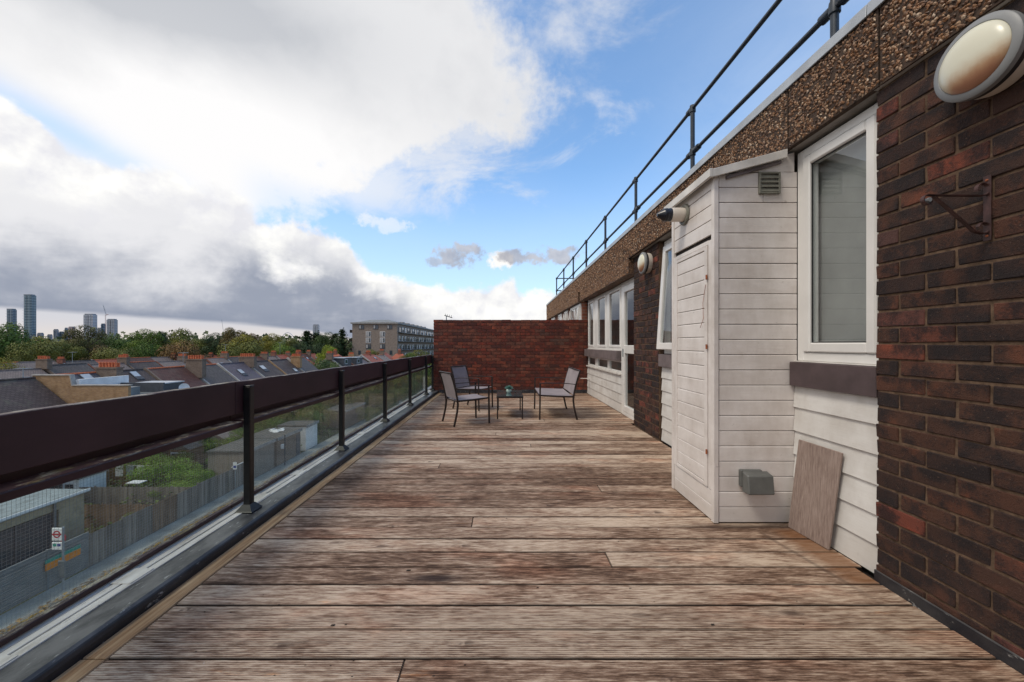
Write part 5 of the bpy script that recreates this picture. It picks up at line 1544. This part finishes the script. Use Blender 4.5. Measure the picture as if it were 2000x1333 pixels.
        for k in range(2):
            w = bx('window', M['white_paint'], r, x - 2.6 + k * 3.2, x - .8 + k * 3.2, y - 3.76, y - 3.705, GND + 3.4, GND + 4.7); bx('pane', M['far_glass'], w, x - 2.5 + k * 3.2, x - .9 + k * 3.2, y - 3.79, y - 3.765, GND + 3.5, GND + 4.6)
    # dishes, aerials on masts
    for i, (x, y, z0, h) in enumerate([(-38.1, 46.6, -1.5, 1.7), (-66, 93, -1.7, 2.8), (-66.2, 116, -1.7, 3.4), (-38, 31.0, -1.6, .9), (-66, 60, -1.6, 1.6)]):
        lb = ['television aerial on the slate roof with orange pots', 'tall thin aerial mast above the red roofs', 'tall mast among the yellow-green trees', 'short aerial above the nearest roof', 'small aerial on the second terrace'][i]
        r = thing('tv_aerial', lb, 'aerial', (x, y, z0), 'aerials on the roofs')
        MB().tube([(x, y, z0 - .1), (x, y, z0 + h)], .03, 5).build('mast', M['galvanised'], r)
        MB().tube([(x - .6, y, z0 + h - .1), (x + .6, y, z0 + h - .05)], .02, 5).build('boom', M['galvanised'], r)
        mb = MB()
        for k in range(6): mb.tube([(x - .5 + k * .2, y - .25, z0 + h - .09), (x - .5 + k * .2, y + .25, z0 + h - .09)], .012, 4)
        mb.build('elements', M['galvanised'], r)
    r = thing('roof_aerial', 'tiny aerial just above the left end of the brick end wall', 'aerial', (-1.45, 9.9, -.21))
    MB().tube([(-1.45, 9.9, -.21), (-1.45, 9.9, 1.86)], .012, 6).build('mast', M['galvanised'], r)
    MB().tube([(-1.50, 9.9, 1.86), (-1.30, 9.9, 1.80)], .010, 5).build('boom', M['lamp_seal'], r)
    mb = MB()
    for k in range(4): mb.tube([(-1.47 + k * .05, 9.86, 1.85 - k * .012), (-1.47 + k * .05, 9.90, 1.90 - k * .012)], .005, 4)
    mb.build('elements', M['lamp_seal'], r)
rows()

# ================================================================== the big flats behind
def flats():
    Yf = 150.0; s = Yf / FPX
    x0, x1 = (688 - VX) * s, (776 - VX) * s
    zt = EYE + (673 - 633) * s; Y2 = 232.0
    r = thing('big_flats', 'five storey grey-brown brick block of flats with balconies and a pale roof edge', 'block of flats', ((x0 + x1) / 2, Yf, GND))
    # long side runs away from us at the camera's right of the front face
    bx('wall', M['block_brick'], r, x0, x1, Yf, Y2, GND, zt)
    bx('roof_edge', M['concrete'], r, x0 - .5, x1 + .5, Yf - .5, Y2 + .5, zt + .01, zt + .55)
    MB().add([(x0 + .5, Yf + .5, zt + .56), (x1 - .5, Yf + .5, zt + .56), (x1 - .5, Y2, zt + .56), (x0 + .5, Y2, zt + .56), (x0 + 5, Yf + 6, zt + 1.9), (x1 - 5, Yf + 6, zt + 1.9), (x1 - 5, Y2 - 6, zt + 1.9), (x0 + 5, Y2 - 6, zt + 1.9)],
             [(0, 1, 5, 4), (1, 2, 6, 5), (2, 3, 7, 6), (3, 0, 4, 7), (4, 5, 6, 7)]).build('roof', M['bluegrey_metal'], r)
    def win(xp0, xp1, yp0, yp1, m=M['white_paint'], n=2):
        a, b2 = (xp0 - VX) * s, (xp1 - VX) * s; zA, zB = EYE - (yp1 - VY) * s, EYE - (yp0 - VY) * s
        w = bx('window', m, r, a, b2, Yf - .10, Yf - .005, zA, zB)
        for i in range(n):
            w_ = (b2 - a) / n
            bx('pane', M['far_glass'], w, a + w_ * i + .12, a + w_ * (i + 1) - .12, Yf - .14, Yf - .105, zA + .15, zB - .15)
            if i == 0 and n > 1: bx('blind', M['curtain'], w, a + .2, a + w_ - .2, Yf - .18, Yf - .145, zA + .3, zB - .2)
    for a in (701, 729, 756): win(a, a + 10, 635, 643.5, M['dark_clad'])
    for a in (714.5, 742): 
        win(a, a + 10, 648, 658); win(a, a + 10, 660, 670); win(a, a + 10, 672.5, 682, M['dark_clad'])
    for a in (699.5, 761): win(a, a + 5, 685, 693, M['dark_clad'], 1)
    for (a, b2) in ((777, 782),): pass
    # long side: bays with balconies, five storeys
    H = (zt - GND) / 5.6
    nb = 17
    for k in range(5):
        z = zt - (k + 1) * H + .35
        bx('balcony_slab', M['rail_paint'], r, x1 + .001, x1 + 1.3, Yf + 1, Y2 - 1, z - .28, z - .10)
        for j in range(nb):
            y = Yf + 2.2 + j * (Y2 - Yf - 4) / nb
            w = bx('window', M['white_paint'] if (j * 7 + k * 3) % 4 else M['dark_clad'], r, x1 + .002, x1 + .08, y, y + 2.5, z, z + 2.0)
            bx('pane', M['far_glass'], w, x1 + .081, x1 + .10, y + .5 + (j % 3) * .3, y + 2.35, z + .15, z + 1.85)
            if (j + k) % 2 == 0:
                bal = MB(); yy = y - .2
                while yy < y + 3.2: bal.box(x1 + 1.22, x1 + 1.26, yy, yy + .06, z - .1, z + .9); yy += .35
                bal.box(x1 + 1.20, x1 + 1.28, y - .2, y + 3.2, z + .9, z + .96); bal.build('balcony_rail', M['rail_paint'], r)
        # balconies on the left hand edge
        bx('balcony_slab', M['rail_paint'], r, x0 - 1.3, x0 - .001, Yf + .8, Yf + 5, z - .28, z - .10)
        bx('balcony_rail', M['rail_paint'], r, x0 - 1.3, x0 - 1.25, Yf + .8, Yf + 5, z - .09, z + .9)
    # bins of plant on the roof
    for i in range(6): bx('roof_unit', M['concrete'], r, x1 - 3, x1 - 1.4, Yf + 14 + i * 9, Yf + 17 + i * 9, zt + .56, zt + 1.5)
    r = thing('rendered_wall', 'low white rendered entrance building at the foot of the flats', 'outbuilding', (-42, 140, GND))
    bx('wall', M['white_paint'], r, -45.5, -38.2, 138, 144, GND, -4.0); bx('roof', M['shed_felt'], r, -45.8, -37.9, 137.7, 144.3, -3.998, -3.7)
    for k in range(3): bx('opening', M['room_dark'], r, -44.6 + k * 2.2, -43.4 + k * 2.2, 137.93, 137.995, -7, -4.6)
flats()

# ================================================================== skyline towers
def towers():
    Y = 1500.0; s = Y / FPX
    def tw(xa, xb, yt, m, label, name='tower_block', cat='tower', top=None, group=None, Yo=0, curved=False):
        YY = Y + Yo; ss = YY / FPX
        xb = xa + (xb - xa) / (1 + .45 * (VX - xb) / FPX)
        a, b2 = (xa - VX) * ss, (xb - VX) * ss; zt = EYE - (yt - VY) * ss
        r = thing(name, label, cat, ((a + b2) / 2, YY, GND), group)
        w = b2 - a; d = w * .45
        if curved:
            n = 8; poly = [(a + w * .12 * (1 - math.cos(math.pi / 2 * i / n)), YY + w * .12 * (1 - math.sin(math.pi / 2 * i / n))) for i in range(n)]
            poly = [(a, YY + w * .2), (a + w * .06, YY + w * .06), (a + w * .2, YY), (b2 - w * .2, YY), (b2 - w * .06, YY + w * .06), (b2, YY + w * .2), (b2, YY + d), (a, YY + d)]
            MB().prism(poly, 'z', GND, zt).build('shaft', m, r)
        else: bx('shaft', m, r, a, b2, YY, YY + d, GND, zt)
        fl = MB(); z = zt - 6
        while z > 20: fl.box(a - .6, b2 + .6, YY - .6, YY - .01, z, z + .8); z -= 10.5
        fl.build('floor_bands', M['tower_band'], r)
        for k in (1, 2, 3): bx('pilaster', M['tower_band'] if k != 2 else M['dark_clad'], r, a + w * k / 4 - .5, a + w * k / 4 + .5, YY - 1.0, YY - .61, GND, zt - 2)
        bx('tower_top', M['steel_far'], r, a + w * .1, b2 - w * .1, YY + .5, YY + d - .5, zt + .01, zt + 3.5)
        return r
    tw(44, 71, 577, M['tower_teal'], 'tallest blue-green glass tower on the left skyline', curved=True)
    tw(11, 33, 605, M['tower_blue'], 'shorter blue glass tower at the far left edge', curved=True)
    tw(163, 190, 615, M['tower_pale'], 'pale banded office tower left of the crane')
    tw(208, 230, 625, M['tower_grey'], 'grey tower under construction beside the crane')
    tw(197, 207, 634, M['tower_blue'], 'narrow bluish block between the pale tower and the crane', Yo=30)
    tw(104, 115, 645, M['tower_grey'], 'small grey block left of the pink block', Yo=40)
    tw(115, 126, 649.5, M['tower_blue'], 'low blue-grey block left of the pink block', Yo=50)
    tw(126, 133, 642, M['tower_blue'], 'slim blue-grey block touching the pink block', Yo=60)
    tw(133, 147, 640, M['tower_pink'], 'pinkish brick block on the left skyline', Yo=20)
    tw(72, 86, 652, M['tower_grey'], 'low grey block right of the tallest tower', Yo=70)
    tw(92, 103, 655, M['tower_grey'], 'lowest pale block between the towers and the pink block', Yo=90)
    tw(190, 200, 642, M['tower_grey'], 'squat grey block right of the pale office tower', Yo=90)
    tw(611, 624, 636, M['tower_pale'], 'lone grey tower above the dark pines near the flats')
    # crane
    YY = Y - 40; ss = YY / FPX; cx = (206 - VX) * ss
    r = thing('tower_crane', 'luffing tower crane standing by the unfinished grey tower', 'crane', (cx, YY, GND))
    zt = EYE + (VY - 616) * ss
    ml = MB(); 
    for dx in (-1.3, 1.3): ml.tube([(cx + dx, YY, GND), (cx + dx, YY, zt)], .45, 4)
    z = 0
    while z < zt: ml.tube([(cx - 1.3, YY, z), (cx + 1.3, YY, z + 5)], .25, 4); z += 5
    ml.build('mast', M['crane_red'], r)
    jb = MB(); tip = Vector((cx - 9, YY, EYE + (VY - 596) * ss)); base = Vector((cx + 1, YY, zt))
    jb.tube([base, tip], .5, 4); jb.tube([base + Vector((2.4, 0, 1)), tip], .4, 4); jb.build('jib', M['steel_far'], r)
    MB().tube([base, base + Vector((10, 0, 3))], .9, 4).build('counter_jib', M['crane_red'], r)
    MB().tube([base + Vector((2, 0, 0)), base + Vector((1, 0, 14)), tip], .25, 4).build('stay', M['steel_far'], r)
    YY = 1400; ss = YY / FPX; cx = (437 - VX) * ss
    r = thing('distant_crane', 'faint thin crane jib far off above the mid tree line', 'crane', (cx, YY, GND))
    MB().tube([(cx, YY, GND), (cx, YY, EYE + 21 * ss)], .6, 4).build('mast', M['steel_far'], r)
    MB().tube([(cx, YY, EYE + 20 * ss), (cx - 4 * ss, YY, EYE + 48 * ss)], .5, 4).build('jib', M['steel_far'], r)
    # distant stadium arch
    YY = 2400; ss = YY / FPX; mb = MB(); pts = []
    for i in range(25):
        u = -1 + i / 12; pts.append(((562 + 16 * u - VX) * ss, YY, EYE + (VY - 650 - 18 * u * u) * ss))
    r = mb.tube(pts, 2.2, 6).build('stadium_arch', M['arch_white']); tag(r, 'faint pale stadium arch on the horizon right of the yellow-green trees', 'arch')
simple('tower_band', (.34, .40, .44), .5, var=.05, scale=.1); simple('crane_red', (.34, .12, .11), .6, var=.05); simple('arch_white', (.62, .62, .66), .6, var=.02)
towers()

# ================================================================== trees
def crown_mesh(seed, nl=17, n=2400, leaf=.045, flat=.85, spiky=0.0):
    """leafy crown about 1 m in half-width; z 0..~1.9"""
    q = random.Random(seed); v, f = [], []
    lobes = []
    for i in range(nl):
        a = q.uniform(0, 6.283); u = q.uniform(-.75, 1); rr = math.sqrt(max(0, 1 - u * u)) * .66
        lobes.append((Vector((math.cos(a) * rr, math.sin(a) * rr, (u * .66) * flat)), q.uniform(.24, .42)))
    lobes.append((Vector((0, 0, 0)), .62))
    per = n // len(lobes)
    for c, lr in lobes:
        for k in range(int(per * (lr / .34) ** 1.6)):
            d = Vector((q.gauss(0, 1), q.gauss(0, 1), q.gauss(0, 1))).normalized()
            if d.z < -.45 and q.random() < .6: continue
            p = c + Vector((d.x, d.y, d.z * .9)) * lr * (q.uniform(.78, 1.08) + (spiky * q.random() ** 4))
            nrm = (d + Vector((q.gauss(0, .28), q.gauss(0, .28), q.gauss(0, .28)))).normalized()
            t1 = nrm.orthogonal().normalized(); t1.rotate(Matrix.Rotation(q.uniform(0, 6.28), 3, nrm)); t2 = nrm.cross(t1)
            s_ = leaf * q.uniform(.6, 1.35); b0 = len(v); p = p + Vector((0, 0, .9))
            v += [tuple(p + t1 * s_), tuple(p + t2 * s_ * .7), tuple(p - t1 * s_), tuple(p - t2 * s_ * .7 + nrm * s_ * .3)]
            f.append((b0, b0 + 1, b0 + 2, b0 + 3))
    me = bpy.data.meshes.new('crown'); me.from_pydata(v, [], f); me.materials.append(M['leaf']); return me
def pine_mesh(seed):
    q = random.Random(seed); v, f = [], []
    for L in range(15):
        h = .15 + 1.75 * L / 15; rad = (1.0 - (L / 15.5) ** 1.5) * q.uniform(.75, 1.05)
        for br in range(9):
            a = q.uniform(0, 6.28); ln = rad * q.uniform(.6, 1.05)
            for k in range(17):
                u = (k + q.random()) / 17; p = Vector((math.cos(a) * ln * u + q.gauss(0, .05), math.sin(a) * ln * u + q.gauss(0, .05), h + .10 * u + q.gauss(0, .045)))
                nrm = Vector((q.gauss(0, .5), q.gauss(0, .5), 1)).normalized(); t1 = nrm.orthogonal().normalized(); t1.rotate(Matrix.Rotation(q.uniform(0, 6.28), 3, nrm)); t2 = nrm.cross(t1)
                s_ = .055 * q.uniform(.6, 1.4); b0 = len(v); v += [tuple(p + t1 * s_), tuple(p + t2 * s_ * .6), tuple(p - t1 * s_), tuple(p - t2 * s_ * .6)]; f.append((b0, b0 + 1, b0 + 2, b0 + 3))
    me = bpy.data.meshes.new('crown'); me.from_pydata(v, [], f); me.materials.append(M['leaf']); return me
def trunk_mesh(seed, hfrac=1.3):
    q = random.Random(seed); mb = MB()
    mb.tube([(0, 0, 0), (.02, .01, .35), (0, .02, .8), (.03, 0, 1.4)], [.055, .042, .034, .012], 8)
    for i in range(7):
        a = q.uniform(0, 6.28); z = .55 + .1 * i; L = q.uniform(.35, .65)
        mb.tube([(0, 0, z), (math.cos(a) * L * .5, math.sin(a) * L * .5, z + .22), (math.cos(a) * L, math.sin(a) * L, z + .42)], [.022, .013, .004], 5)
    return mb.mesh('trunk', M['bark'], smooth=True)
CR = [crown_mesh(i, 15, 11000, .024, [.85, 1.0, .75, .95][i % 4], .03) for i in range(6)]
CF = [crown_mesh(20 + i, 13, 10000, .022, .8, .10) for i in range(3)]
CP = [pine_mesh(40), pine_mesh(41)]
TR = [trunk_mesh(50), trunk_mesh(51)]
tq = random.Random(5)
def tree(x, y, top, half, tint, label, kind='r', group=None, base=GND, name='tree', cat='tree'):
    """crown reaching height top (world z), half-width in metres"""
    r = thing(name, label, cat, (x, y, base), group)
    H = top - base
    me = (CP if kind == 'p' else CF if kind == 'f' else CR)[tq.randrange(2 if kind == 'p' else 3 if kind == 'f' else 6)]
    zt = 1.95 if kind != 'p' else 2.0
    ch = min(H * .88, half * (2.1 if kind != 'p' else 3.4))      # crown height
    c = link('crown', me, None, r, (x, y, top - ch)); sc = ch / 1.95
    zs_ = sorted(v.co.z for v in me.vertices); zlo, zhi = zs_[len(zs_) // 50], zs_[-len(zs_) // 300]; xs_ = sorted(abs(v.co.x) for v in me.vertices); hw = xs_[int(len(xs_) * .96)]
    kz = ch / (zhi - zlo); c.scale = (half / hw, half / hw * tq.uniform(.9, 1.1), kz); c.rotation_euler.z = tq.uniform(-.4, .4) + (3.14 if tq.random() < .5 else 0)
    c.location.z = (top - base) - zhi * kz
    c.color = (*tint, 1)
    t_ = link('trunk', TR[tq.randrange(2)], None, r, (x, y, base)); t_.scale = (H * .45, H * .45, H * .58)
    return r
def px_tree(xp, ytop, hwp, Y, tint, label, kind='r', group='trees along the skyline'):
    s = Y / FPX; tree((xp - VX) * s, Y, EYE + (VY - ytop) * s, hwp * s, tint, label, kind, group)
G1, G2, OL, YO, BR, DK, RU = (.050, .085, .022), (.075, .115, .022), (.085, .092, .026), (.135, .125, .024), (.090, .062, .030), (.022, .040, .020), (.125, .078, .040)
def skyline_trees():
    T = [(18, 634, 46, 105, G1, 'largest green tree at the left edge of the skyline'),
         (-45, 640, 50, 112, G1, 'broad green tree just off the left edge'),
         (62, 668, 34, 100, OL, 'low olive tree at the foot of the big left tree'),
         (92, 659, 40, 125, YO, 'yellow-olive spreading tree below the tallest tower'),
         (124, 668, 30, 118, OL, 'lower olive tree below the pink block'),
         (170, 637, 29, 128, (.060, .058, .024), 'tall dark brown-green tree under the pale office tower', 'r'),
         (146, 672, 28, 135, RU, 'russet tree left of the tall dark tree'),
         (212, 655, 30, 150, G1, 'mid green tree under the unfinished tower'),
         (196, 676, 30, 120, BR, 'brownish tree in front of the mid green tree'),
         (234, 680, 34, 112, OL, 'olive rounded tree right of the mid green tree'),
         (252, 662, 26, 170, G1, 'distant green tree before the bright green one'),
         (288, 644, 24, 140, G2, 'bright green tree in the middle of the skyline'),
         (308, 648, 18, 146, DK, 'dark tree behind the bright green one'),
         (285, 672, 30, 118, G1, 'green shrubby tree low in mid skyline'),
         (352, 645, 38, 160, OL, 'wide olive tree with a feathery top'),
         (360, 667, 40, 120, RU, 'rusty brown rounded tree above the slate roofs'),
         (330, 664, 24, 150, YO, 'yellowing tree beside the rusty one'),
         (392, 662, 24, 150, OL, 'small olive tree right of the rusty tree'),
         (419, 651, 22, 150, DK, 'dark green tree left of the brown oak'),
         (457, 641, 23, 145, (.095, .075, .035), 'brown topped oak above the red roofs'),
         (482, 655, 34, 138, YO, 'yellow-green tree right of the brown oak'),
         (466, 668, 34, 125, OL, 'olive tree low beneath the brown oak'),
         (495, 652, 16, 165, BR, 'small brown tree peeping behind the yellow-green tree'),
         (534, 652, 17, 140, YO, 'narrow yellow-green tree with a pointed top'),
         (545, 670, 30, 130, G2, 'leafy green tree near the tall mast'),
         (575, 662, 22, 170, OL, 'low distant tree below the stadium arch'),
         (600, 647, 23, 160, DK, 'dark pine left of the lone tower', 'p'),
         (618, 650, 22, 165, DK, 'dark pine beneath the lone tower', 'p'),
         (640, 650, 24, 158, (.035, .060, .022), 'green-black rounded tree between the pines'),
         (668, 643, 15, 150, DK, 'tall narrow dark pine beside the big flats', 'p'),
         (655, 652, 18, 156, DK, 'broad dark pine just left of the flats', 'p'),
         (590, 668, 24, 150, DK, 'low dark evergreen at the foot of the pines'),
         (622, 672, 34, 150, DK, 'dark evergreen mass under the pines'),
         (660, 672, 22, 148, DK, 'low dark evergreen beside the flats'),
         (640, 675, 19, 132, (.13, .17, .022), 'bright lime round tree in front of the pines'),
         (693, 700, 14, 118, BR, 'bronze leaved small tree left of the flats wall'),
         (724, 683, 15, 138, OL, 'small olive tree against the flats wall'),
         (742, 686, 12, 136, BR, 'dark bronze small tree against the flats wall'),
         (820, 684, 26, 130, OL, 'olive hedge-like tree right of the flats'),
         (798, 690, 20, 125, G1, 'low green tree at the right foot of the flats')]
    for t_ in T: px_tree(t_[0], t_[1], t_[2], t_[3], t_[4], t_[5], t_[6] if len(t_) > 6 else 'r')
    # far woodland reading as one mass
    v, f = [], []; q = random.Random(12)
    for i in range(32000):
        Y = q.uniform(230, 900); xp = q.uniform(-300, 1250) if i < 15000 else q.uniform(-2600, -300); s = Y / FPX
        x = (xp - VX) * s; z = GND + q.uniform(4, 15.5 + 3.5 * math.sin(x * .02) + 3 * math.sin(x * .053 + 2)) ; a = q.uniform(0, 3.14); h = q.uniform(1.2, 3.4) * (Y / 420)
        b0 = len(v); n_ = Vector((q.gauss(0, .5), -1, q.gauss(0, .6) + .3)).normalized(); t1 = n_.orthogonal().normalized(); t1.rotate(Matrix.Rotation(a, 3, n_)); t2 = n_.cross(t1); p = Vector((x, Y, z))
        v += [tuple(p + t1 * h), tuple(p + t2 * h * .7), tuple(p - t1 * h), tuple(p - t2 * h * .7)]; f.append((b0, b0 + 1, b0 + 2, b0 + 3))
    me = bpy.data.meshes.new('far_woodland'); me.from_pydata(v, [], f); me.materials.append(M['leaf'])
    o = link('far_woodland', me); o.color = (.055, .070, .040, 1); tag(o, 'dull green belt of distant woodland along the horizon', 'woodland', kind='stuff')
    # greenery between the terraces
    for i, (x, y, top, half, c, lb) in enumerate([
        (-46.5, 40, -2.2, 2.4, G1, 'bushy green tree between the nearest chimney and second terrace'),
        (-55, 62, -3.0, 3.0, OL, 'olive tree between the first and second terraces'),
        (-36.6, 79.3, -1.9, 3.6, (.06, .09, .04), 'leafy green tree filling the gap in the nearest terrace'),
        (-42, 81, -2.6, 2.6, OL, 'paler olive tree behind the leafy gap'),
        (-83, 66, -1.2, 3.4, YO, 'yellowish tree between the second and third terraces')]): tree(x, y, top, half, c, lb, 'f', 'garden trees between the terraces')
skyline_trees()
def garden_trees():
    q = random.Random(19)
    L = [(-27.0, 31.2, -8.1, 2.0, (.085, .16, .022), 'bright green bush behind the timber fence'),
         (-29.8, 32.6, -7.9, 1.9, (.07, .13, .022), 'wide leafy bush left of the bright green one'),
         (-24.2, 28.6, -9.0, 1.2, (.10, .16, .03), 'small yellow-green bush close behind the timber fence'),
         (-26.5, 37.6, -7.6, 1.9, G2, 'rounded green bush behind the boarded garage'),
         (-26.8, 44.2, -7.2, 2.2, G1, 'dark green tree behind the brown garage roof'),
         (-24.4, 48.4, -7.2, 2.4, G1, 'dark green tree just past the white-fronted garage'),
         (-30.2, 38.6, -7.4, 2.0, G1, 'dark green shrub between the workshop and the boarded garage'),
         (-27.6, 46.8, -6.9, 2.2, OL, 'olive tree behind the white-fronted garage'),
         (-27.3, 41.0, -7.4, 1.6, (.08,.13,.03), 'green bush against the back of the brown garage'),
         (-25.0, 31.2, -8.7, 1.5, (.095, .17, .025), 'bright green bush nearer the timber fence'),
         (-24.6, 34.5, -8.5, 1.3, (.10, .18, .03), 'round lime green bush beside the boarded garage'),
         (-28.8, 34.4, -8.3, 1.3, G2, 'mid green shrub left of the brown shed'),
         (-31.8, 33.0, -7.9, 1.5, G1, 'darker shrub by the house backs'),
         (-23.0, 24.8, -9.3, .8, G2, 'low green shrub just behind the fence past the garden room'),
         (-22.6, 26.4, -9.2, .8, (.08, .14, .03), 'small leafy shrub looking over the timber fence'),
         (-32.8, 24.9, -8.4, 1.6, G1, 'dark shrub near the end house'),
         (-27.5, 25.2, -9.3, 1.0, G1, 'low dark shrub in the shaded garden'),
         (-28.0, 53.8, -6.2, 2.7, G1, 'leafy garden tree beyond the brown garage'),
         (-24.6, 51.2, -7.0, 2.2, OL, 'olive garden tree beside the white-fronted garage'),
         (-31.5, 52.3, -6.6, 2.3, G1, 'dark garden tree behind the workshop end'),
         (-26.0, 60.5, -6.0, 3.0, (.07, .075, .03), 'brownish garden tree beyond the distant garage'),
         (-30.5, 62.5, -5.6, 3.0, G1, 'tall dark green garden tree in mid distance'),
         (-24.0, 66.5, -5.8, 2.9, OL, 'olive garden tree near the road in mid distance'),
         (-29.0, 68.5, -5.4, 3.0, G1, 'dark green garden tree behind the olive one'),
         (-25.0, 75.0, -5.2, 3.2, (.07, .07, .03), 'brown-green garden tree further down the road'),
         (-31.0, 78.5, -5.2, 3.2, G1, 'green garden tree opposite the terrace gap'),
         (-24.5, 84.0, -4.6, 3.4, OL, 'olive garden tree far down the road'),
         (-30.0, 88.5, -4.6, 3.4, G1, 'dark garden tree far down the row'),
         (-25.0, 94.0, -4.0, 3.6, G2, 'mid green garden tree far down the road'),
         (-30.0, 101., -3.8, 3.6, OL, 'olive garden tree before the hipped red roofs'),
         (-24.5, 106., -3.6, 3.8, G1, 'dark tree before the right hipped roof'),
         (-17.0, 112., -3.4, 4.0, OL, 'olive tree on the road bend'),
         (-22.0, 118., -3.2, 4.0, G1, 'dark green tree past the road bend'),
         (-13.0, 122., -3.0, 4.0, G1, 'dark green tree seen through the last glass pane'),
         (-19.5, 56.0, -7.6, 1.6, OL, 'olive street shrub by the distant garage'),
         (-19.6, 64.0, -7.4, 1.9, (.07, .075, .03), 'brownish street tree along the pavement'),
         (-19.4, 72.0, -6.8, 2.2, OL, 'olive street tree along the pavement'),
         (-19.4, 81.0, -6.4, 2.4, G1, 'dark street tree along the pavement'),
         (-19.2, 91.0, -6.0, 2.6, OL, 'olive street tree further along the pavement')]
    for (x, y, top, half, c, lb) in L:
        bush = top < -8.0
        tree(x, y, top, half, c, lb, 'f', 'bushes and trees in the back gardens', name='garden_bush' if bush else 'garden_tree', cat='bush' if bush else 'tree')
    # rough garden planting nobody could count
    v, f = [], []
    for i in range(26000):
        y = 21 + 85 * q.random() ** 1.4; x = q.uniform(-34, -21.6)
        if x > -30 and y < 24: continue
        k = math.sin(x * 1.3 + y * .7) * math.sin(y * .9 - x * .4)
        if k < -.1 and q.random() < .75: continue
        z = GND + q.random() ** 1.5 * (.5 + max(0, k) * 1.1); s_ = q.uniform(.05, .12) * (1 + y / 60)
        n_ = Vector((q.gauss(0, .6), q.gauss(0, .6), 1)).normalized(); t1 = n_.orthogonal().normalized(); t1.rotate(Matrix.Rotation(q.uniform(0, 6.28), 3, n_)); t2 = n_.cross(t1); p = Vector((x, y, z)); b0 = len(v)
        v += [tuple(p + t1 * s_), tuple(p + t2 * s_ * .6), tuple(p - t1 * s_), tuple(p - t2 * s_ * .6)]; f.append((b0, b0 + 1, b0 + 2, b0 + 3))
    me = bpy.data.meshes.new('garden_growth'); me.from_pydata(v, [], f); me.materials.append(M['leaf'])
    o = link('garden_growth', me); o.color = (.060, .085, .028, 1); tag(o, 'tangled low garden growth between the back fences', 'undergrowth', kind='stuff')
garden_trees()
